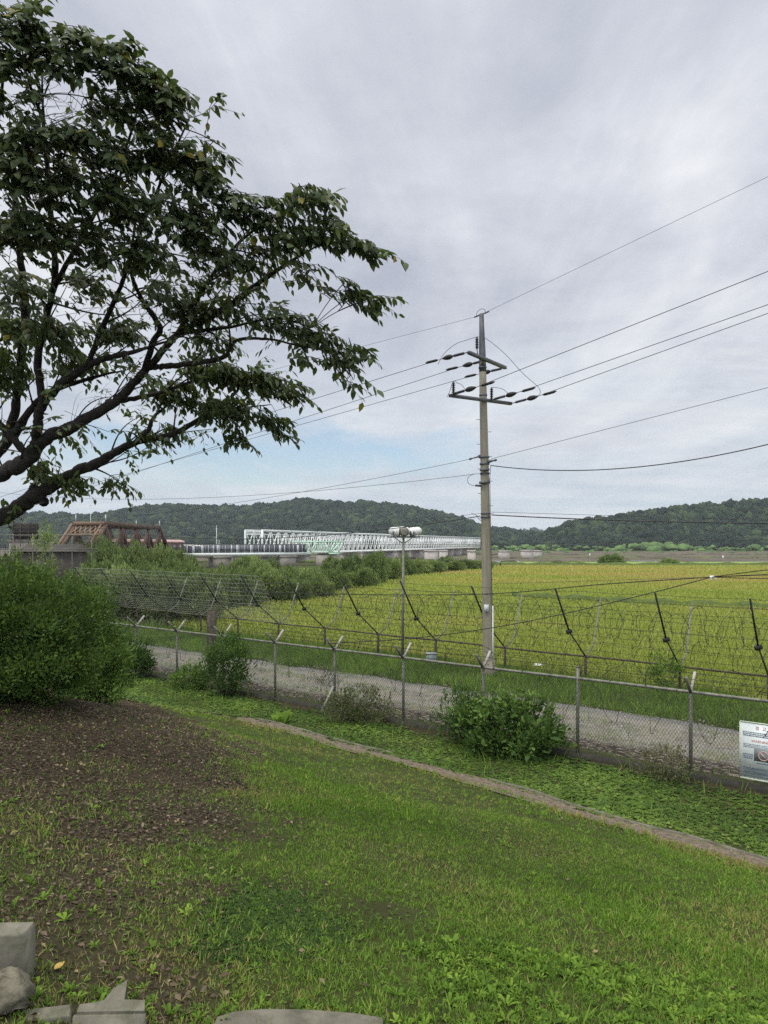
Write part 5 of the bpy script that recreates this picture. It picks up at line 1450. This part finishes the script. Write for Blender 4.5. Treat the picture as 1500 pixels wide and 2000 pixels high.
# leaf litter
x, y = samp(380000, 2.7, 20, .75); so = soil_mask(x, y); gd = gutter_d(x, y)
keep = (gd > .4) & (r.random(len(x)) < so**1.2*np.clip((y - 2)/6, .45, 1)*(.6 + .4*wob(x, y, 2.2, 1)) + .012)
x, y = x[keep], y[keep]; n = len(x); mb = MB()
d = unit(np.stack([r.normal(size=n), r.normal(size=n), r.normal(size=n)*.25 - .1], 1))
inst(mb, LEAF4, LEAF4_F, np.stack([x, y, ground_z(x, y) + r.uniform(.004, .02, n)], 1), d, unit(np.array([[0, 0, 1.]]) + r.normal(size=(n, 3))*.4), np.clip(np.exp(r.normal(-3.45, .35, n)), .014, .06), np.clip(r.random(n)**1.2, 0, .999 - .02*(r.random(n) > .2)), 1.1)
tag(mb.build('fallen_leaves', M['litter']), 'dry brown fallen leaves lying under the tree', 'leaf litter', kind='stuff')
# one large yellow leaf
yl = hit(106, 1903)
mb = MB(); zz = float(ground_z(yl[0], yl[1])) + .02
inst(mb, LEAF*np.array([1.05, 1, 1]), LEAF_F, np.array([[yl[0], yl[1], zz]]), np.array([[.3, 1, .12]]), np.array([[0, -.3, 1.]]), .075, .5)
tag(mb.build('fallen_leaf', M['yellow_leaf']), 'single large yellow fallen leaf near the kerb stones', 'leaf')

# weeds: small rosettes of lance shaped leaves
def rosette(nl, seed, lift, wide, length=1.0):
    q = np.random.default_rng(seed); V = []; F3 = []
    for i in range(nl):
        a = i*2.4 + q.uniform(-.3, .3); L = q.uniform(.6, 1)*length; u = q.uniform(*lift); w = wide*L
        dx, dy = math.cos(a), math.sin(a); o = len(V)
        for t, ww_ in ((0, .15), (.35, .8), (.7, .9), (1, .05)):
            rr_ = L*t*math.cos(u)*(1 - .1*t); zz = L*(t*math.sin(u) - .55*t*t*math.sin(u)) + .0
            for s_ in (-1, 1): V.append((dx*rr_ - s_*dy*w*ww_/2, dy*rr_ + s_*dx*w*ww_/2, zz + .06*L*ww_))
        for k in range(3): F3.append((o + 2*k, o + 2*k + 1, o + 2*k + 3, o + 2*k + 2))
    return np.array(V), [np.array(F3)]
def scatter_plants(name, label, x, y, size, tmpl, mat, hue, seed, cat='weeds', sink=.0):
    rr = np.random.default_rng(seed); mb = MB(); ids = rr.integers(len(tmpl), size=len(x))
    for k, (T, TF) in enumerate(tmpl):
        s = ids == k; m = s.sum()
        if not m: continue
        a = rr.uniform(0, 6.28, m)
        d = np.stack([np.cos(a), np.sin(a), rr.normal(size=m)*.08], 1)
        inst(mb, T, TF, np.stack([x[s], y[s], ground_z(x[s], y[s]) - sink], 1), d, unit(np.array([[0, 0, 1.]]) + rr.normal(size=(m, 3))*.12), size[s], np.clip(hue[s], 0, 1))
    return tag(mb.build(name, mat), label, cat, kind='stuff')
RO = [rosette(6, 1, (.6, 1.35), .15), rosette(8, 2, (.5, 1.3), .18), rosette(5, 3, (.8, 1.45), .13), rosette(5, 4, (.3, 1.0), .26), rosette(4, 5, (.9, 1.45), .2), rosette(9, 6, (.4, 1.4), .15), rosette(3, 7, (.7, 1.4), .22)]
x, y = samp(9500, 2.8, 20, 1.1); gd = gutter_d(x, y); c_ = wob(x, y, 1.4, 3)
pr = .16 + .5*np.clip(c_, 0, 1) + 1.0*((x > .35 + .2*c_) & (y < 5.4 + .4*c_)) + .45*np.exp(-((x + 1.4 + (y - 5)*.3)/.5)**2)*(y < 12)
pr = pr + .55*(x < -.7)*(y < 6.5)*smoothstep(-.2, .5, wob(x, y, 2.0, 9))
pr = np.where(gd < .5, 0, pr)*(1 - .45*soil_mask(x, y)*(c_ < .2)*(y > 6.5))
keep = r.random(len(x)) < pr*.62
x, y = x[keep], y[keep]; n = len(x)
scatter_plants('weeds', 'bright green broad leaved weeds dotted through the grass', x, y, np.clip(np.exp(r.normal(-2.75, .35, n)), .03, .115), RO, M['weed'], .5 + .22*r.normal(size=n), 5)
# weeds and grass crowding the kerb stones and the path edge
kx, ky = [], []
for a, b, m_ in ((60, 1955, 9), (150, 1952, 8), (200, 1945, 7), (262, 1945, 9), (290, 1975, 9), (30, 1905, 8), (58, 1890, 9), (48, 1930, 7), (430, 1985, 9), (520, 1968, 9), (600, 1968, 8), (680, 1976, 8), (745, 1988, 8), (380, 1990, 7)):
    h_ = hit(a, b); kx += list(h_[0] + r.normal(size=m_)*.05); ky += list(h_[1] + r.normal(size=m_)*.03)
kx = np.array(kx); ky = np.array(ky)
scatter_plants('weeds', 'small weeds crowding round the kerb stones and the path edge', kx, ky, np.clip(np.exp(r.normal(-2.8, .35, len(kx))), .03, .11), RO, M['weed'], .42 + .22*r.normal(size=len(kx)), 15)
# the dense weed patch at the lower right
n = 8200; x = r.uniform(-.1, 3.8, n); y = r.uniform(3.3, 6.0, n); k = (y < 5.25 + .5*wob(x, y, 1.6) - .30*np.abs(x - 1.5)) & (r.random(n) < (.5 + .5*wob(x, y, 2.5, 2))*smoothstep(-.1, 1.0, x)*smoothstep(6.0, 4.6, y + .3*wob(x, y, 3))); x, y = x[k], y[k]
scatter_plants('weeds', 'dense lush patch of lance leaved weeds at the lower right', x, y, np.clip(np.exp(r.normal(-2.5, .3, len(x))), .03, .14), RO, M['weed'], .42 + .24*r.normal(size=len(x)), 6)
# tiny creeping leaves over the soil
TINY = [rosette(5, 11, (.3, .8), .6), rosette(6, 12, (.4, .9), .55)]
x, y = samp(15000, 2.8, 14, 1.25); c_ = wob(x, y, 2.0, 7); gd = gutter_d(x, y)
k = (gd > .4) & (r.random(len(x)) < .25 + .6*np.clip(c_, 0, 1)); x, y = x[k], y[k]
scatter_plants('creepers', 'tiny creeping leaves spread over the soil and thin grass', x, y, r.uniform(.018, .04, len(x)), TINY, M['cover'], .45 + .2*r.normal(size=len(x)), 7)
# dark low plants in one patch
n = 7500; x = r.normal(-.72, .42, n); y = r.normal(4.8, .5, n); k = r.random(n) < np.clip(1.15 - ((x + .72)/.55)**2 - ((y - 4.8)/.85)**2 + .8*wob(x, y, 4), 0, 1)*.85; x, y = x[k], y[k]
scatter_plants('dark_creepers', 'dark green low patch of small leaves on the slope', x, y, r.uniform(.025, .05, len(x)), TINY, M['dark_cover'], .5 + .25*r.normal(size=len(x)), 8)
# ground cover between gutter and fence
x, y = samp(170000, 6, 27, .95); gd = gutter_d(x, y); nd = FN[0]*x + FN[1]*y - FN @ FP
k = (gd < -.27 + .1*wob(x, y, 3.1)) & (nd < -.05) & (r.random(len(x)) < .80 + .35*wob(x, y, 1.6, 4) - .75*np.exp(-((nd + .12)/.28)**2)); x, y = x[k], y[k]; nd = nd[k]; n = len(x)
COV = [rosette(6, 21, (.3, 1.1), .5), rosette(7, 22, (.5, 1.2), .45), rosette(8, 23, (.2, .9), .4)]
scatter_plants('ground_cover', 'dense low leafy ground cover between the gutter and the fence', x, y, r.uniform(.045, .115, n)*(1 + .6*np.clip(wob(x, y, 1.2, 2), -.4, 1)), COV, M['cover'], .45 + .2*r.normal(size=n) + .3*wob(x, y, 1.1, 1) - .25*np.exp(-((nd + .3)/.5)**2), 9, 'ground cover')  # leaf hue darkened near the fence, continuing its painted shade
x, y = samp(30000, 6, 27, .95); gd = gutter_d(x, y); nd = FN[0]*x + FN[1]*y - FN @ FP
k = (gd < -.3) & (nd < .3) & (r.random(len(x)) < .30 + .5*np.clip(wob(x, y, 1.3, 8), 0, 1) + .5*np.exp(-(nd/.3)**2)); x, y = x[k], y[k]; n = len(x)
blades('fence_grass', 'tufts of grass and stalks growing in the ground cover along the fence', x, y, ground_z(x, y), r.uniform(.1, .32, n), .05, M['grass'], np.clip(.55 + .25*r.normal(size=n), 0, 1), .4, seed=12)
# verge beyond the road, and sparse tufts on the road
def along(n, s0, s1, n0, n1):
    s = r.uniform(s0, s1, n); q = r.uniform(n0, n1, n); p = FP[None] + FU[None]*s[:, None] + FN[None]*q[:, None]; return p[:, 0], p[:, 1], s, q
x, y, s, q = along(110000, -9, 34, 4.5, 11)
nd2 = GN[0]*x + GN[1]*y - GN @ GP
k = (q > 4.75 + .45*wob(s, q*0, 1.7) ) & (nd2 < .9); x, y = x[k], y[k]; n = len(x)
blades('verge_grass', 'rank bright grass on the verge between the track and the barbed fence', x, y, ground_z(x, y), r.uniform(.1, .34, n)*(1 + .4*wob(x, y, 1.1)), .07, M['weed'], np.clip(.5 + .2*r.normal(size=n) + .25*wob(x, y, .8, 3), 0, 1), .45, seed=13)
x, y, s, q = along(46000, -9, 34, .4, 5.2)
c_ = wob(s*.9, q*1.6, 1.3, 3)
k = (r.random(len(x)) < .55*np.exp(-((q - 1.75)/.3)**2) + .6*np.exp(-((q - 3.1)/.3)**2)*(c_ > -.3) + .35*(c_ > .5) + .4*np.exp(-((q - .45)/.18)**2)); x, y = x[k], y[k]; n = len(x)
blades('track_grass', 'thin yellowish grass tufts growing along the middle and edge of the gravel track', x, y, np.full(n, .05), r.uniform(.05, .2, n), .08, M['grass'], np.clip(.62 + .2*r.normal(size=n), 0, 1), .6, seed=14)
# loose stones on the track
x, y, s, q = along(5000, -9, 34, .5, 5.4); mb = MB(); n = len(x)
w4, f4 = icosphere(1); w4 = w4*np.array([1, .8, .5])
inst(mb, w4, [f4], np.stack([x, y, np.full(n, .055)], 1), unit(np.stack([r.normal(size=n), r.normal(size=n), np.zeros(n)], 1)), np.array([[0, 0, 1.]]*n), r.uniform(.012, .035, n), r.random(n))
tag(mb.build('gravel', simple('gravel_stone', (.16, .155, .15), (.45, .43, .4), 3, .9)), 'loose pale stones lying on the gravel track', 'gravel', kind='stuff')
# rice plants in the nearer field
def inside(x, y):
    P = np.array(fl); c = np.zeros(len(x), bool); j = len(P) - 1
    for i in range(len(P)):
        xi, yi = P[i]; xj, yj = P[j]
        cr_ = ((yi > y) != (yj > y)) & (x < (xj - xi)*(y - yi)/(yj - yi + 1e-12) + xi); c ^= cr_; j = i
    return c
n = 270000; u = r.random(n); y = 24*(158/24)**u; x = (r.random(n)*2 - 1)*(.62*y + 2)
k = inside(x, y) & ((GN[0]*x + GN[1]*y - GN @ GP) > 1.0); x, y = x[k], y[k]
# rows
x = np.round(x/.3)*.3 + r.normal(size=len(x))*.05
n = len(x)
mb = MB(); d = unit(np.stack([r.normal(size=n)*.35, r.normal(size=n)*.35, np.ones(n)], 1))
inst(mb, BLADE, BLADE_F, np.stack([x, y, np.full(n, -.29)], 1), d, unit(r.normal(size=(n, 3))), r.uniform(.3, .5, n), np.clip(.42 + .07*r.normal(size=n) + .14*wob(x*.10, y*.25, 1, 2) + .42*smoothstep(70, 100, y)*smoothstep(-6, 14, x)*(.6 + .6*wob(x*.06, y*.2, 1, 5)), 0, 1), .05 + y*.0022)
tag(mb.build('rice_plants', M['rice']), 'ripening yellow green rice plants standing in the field', 'rice', kind='stuff')

# ------------------------------------------------------------------ air
hz = MB().box((0, 1150, 62), (5100, 2960, 134)); m, t = new_mat('air')
pv = t.n('ShaderNodeVolumePrincipled'); pv.inputs['Color'].default_value = (.82, .9, 1, 1); pv.inputs['Density'].default_value = .00013; pv.inputs['Anisotropy'].default_value = .2
ou = t.n('ShaderNodeOutputMaterial'); t.l(pv.outputs[0], ou.inputs['Volume'])
tag(hz.build('haze', m), kind='stuff')

# ------------------------------------------------------------------ sky, sun, camera
SUN_EL, SUN_AZ = 56, 235       # compass-like azimuth: the sun stands behind the viewer's left shoulder
w = bpy.data.worlds.new('World'); S.world = w; w.use_nodes = True
t = NT.__new__(NT); t.t = w.node_tree; t.t.nodes.clear()
sky = t.n('ShaderNodeTexSky', sky_type='NISHITA'); sky.sun_disc = False; sky.sun_elevation = math.radians(SUN_EL); sky.sun_rotation = math.radians(SUN_AZ); sky.air_density = 1.0; sky.dust_density = 1.0; sky.ozone_density = 1.2
b1 = t.n('ShaderNodeBackground'); b1.inputs[1].default_value = .145; t.l(sky.outputs[0], b1.inputs[0])
tc = t.n('ShaderNodeTexCoord').outputs['Generated']
sp = t.n('ShaderNodeSeparateXYZ'); t.l(tc, sp.inputs[0]); dx, dy, dz = sp.outputs
zz = t.math('ADD', t.math('MAXIMUM', dz, 0.0), .11)
cb = t.n('ShaderNodeCombineXYZ'); t.l(t.math('DIVIDE', dx, zz), cb.inputs[0]); t.l(t.math('DIVIDE', dy, zz), cb.inputs[1])
cp = cb.outputs[0]
def mapped(loc, sc, rot=0):
    mp = t.n('ShaderNodeMapping'); mp.inputs['Location'].default_value = loc; mp.inputs['Scale'].default_value = sc; mp.inputs['Rotation'].default_value = (0, 0, rot); t.l(cp, mp.inputs[0]); return mp.outputs[0]
big = t.noise(mapped((3.1, 1.7, 0), (1, .8, 1), .4), 1.1, 6, .55, .4)
streak = t.noise(mapped((8.2, 4.4, 0), (1.9, .55, 1), -.35), 1.5, 7, .6, .6)
rip = t.noise(mapped((1.3, 9.4, 0), (1.4, 3.2, 1), .25), 3.4, 4, .6, .3)
puff = t.noise(mapped((4.1, 2.2, 0), (1, 1.25, 1), .5), 4.6, 7, .62, .25)
cloud = t.math('ADD', t.math('ADD', t.math('MULTIPLY', big, .55), t.math('MULTIPLY', streak, .33)), t.math('MULTIPLY', puff, .12))
ccol = t.ramp(cloud, [(.36, (.47, .50, .60)), (.44, (.565, .595, .68)), (.51, (.655, .685, .765)), (.57, (.76, .785, .84)), (.66, (.92, .93, .96))])
# ripples of small clouds in the lower right part of the sky
rmask = t.math('MULTIPLY', t.math('MULTIPLY', t.math('SUBTRACT', t.math('DIVIDE', dx, t.math('MAXIMUM', dy, .05)), .12), 3.2, clamp=True), t.math('MULTIPLY', t.math('SUBTRACT', .42, dz), 5.0, clamp=True))
rmask = t.math('MULTIPLY', rmask, t.math('MULTIPLY', t.math('SUBTRACT', dz, .10), 10.0, clamp=True))
rc = t.ramp(rip, [(.42, (0, 0, 0)), (.62, (1, 1, 1))])
ccol = t.mix(t.math('MULTIPLY', t.math('MULTIPLY', rmask, .55), rc), ccol, (.76, .78, .83))
# paler, bluer cloud low down
low = t.math('SUBTRACT', 1.0, t.math('MULTIPLY', dz, 3.2), clamp=True)
lown = t.noise(mapped((2.2, .4, 0), (.35, .8, 1)), 1.3, 5, .55)
lcol = t.ramp(lown, [(.35, (.54, .64, .74)), (.5, (.65, .73, .80)), (.65, (.80, .83, .87))])
ccol = t.mix(t.math('MULTIPLY', low, .85), ccol, lcol)
# extra brightness added to the unseen sky overhead and behind, to light the ground
zen = t.math('MULTIPLY', t.math('SUBTRACT', dz, .62), 3.0, clamp=True)
back = t.math('MULTIPLY', t.math('MULTIPLY', dy, -1.0), 1.5, clamp=True)
gain = t.math('ADD', 1.0, t.math('ADD', t.math('MULTIPLY', zen, 2.0), t.math('MULTIPLY', back, .9)))
ccol = t.mix(t.math('MULTIPLY', zen, 1.0, clamp=True), ccol, (.76, .74, .68))
b2 = t.n('ShaderNodeBackground'); t.l(ccol, b2.inputs[0]); t.l(gain, b2.inputs[1])
# a torn blue gap low at the centre left
gaz = t.math('DIVIDE', dx, t.math('MAXIMUM', dy, .05)); gel = t.math('DIVIDE', dz, t.math('MAXIMUM', dy, .05))
gn = t.noise(mapped((5.5, 2.5, 0), (1.1, .6, 1), .2), 1.6, 7, .6, .5)
e1 = t.math('POWER', t.math('DIVIDE', t.math('ADD', gaz, .20), .36), 2.0); e2 = t.math('POWER', t.math('DIVIDE', t.math('SUBTRACT', gel, .125), .058), 2.0)
gm = t.math('SUBTRACT', t.math('ADD', 1.05, t.math('MULTIPLY', t.math('SUBTRACT', gn, .5), 3.6)), t.math('ADD', e1, e2))
gm = t.math('MULTIPLY', gm, 1.0, clamp=True)
mx = t.n('ShaderNodeMixShader'); t.l(t.math('MULTIPLY', gm, .9), mx.inputs[0]); t.l(b2.outputs[0], mx.inputs[1]); t.l(b1.outputs[0], mx.inputs[2])
ow = t.n('ShaderNodeOutputWorld'); t.l(mx.outputs[0], ow.inputs[0])

sl_ = bpy.data.lights.new('sun', 'SUN'); sl_.energy = 1.5; sl_.angle = math.radians(14); sl_.color = (1, .94, .82)
so_ = bpy.data.objects.new('sun', sl_); COL.objects.link(so_)
az = math.radians(SUN_AZ); el = math.radians(SUN_EL)
to_sun = Vector((math.sin(az)*math.cos(el), math.cos(az)*math.cos(el), math.sin(el)))
so_.rotation_euler = to_sun.to_track_quat('Z', 'Y').to_euler(); so_.location = (0, 0, 60)

cam = bpy.data.cameras.new('camera'); co = bpy.data.objects.new('camera', cam); COL.objects.link(co)
co.location = (0, 0, EYE); co.rotation_euler = (math.pi/2, 0, 0)
cam.sensor_fit = 'VERTICAL'; cam.sensor_height = 36; cam.lens = 36*FPX/2000; cam.shift_y = (HY - 1000)/2000
cam.clip_start = .05; cam.clip_end = 8000
S.camera = co
S.view_settings.view_transform = 'Standard'; S.view_settings.look = 'None'; S.view_settings.exposure = 0; S.view_settings.gamma = 1
S.cycles.use_denoising = False
S.cycles.volume_bounces = 1; S.cycles.max_bounces = 8; S.cycles.transparent_max_bounces = 8
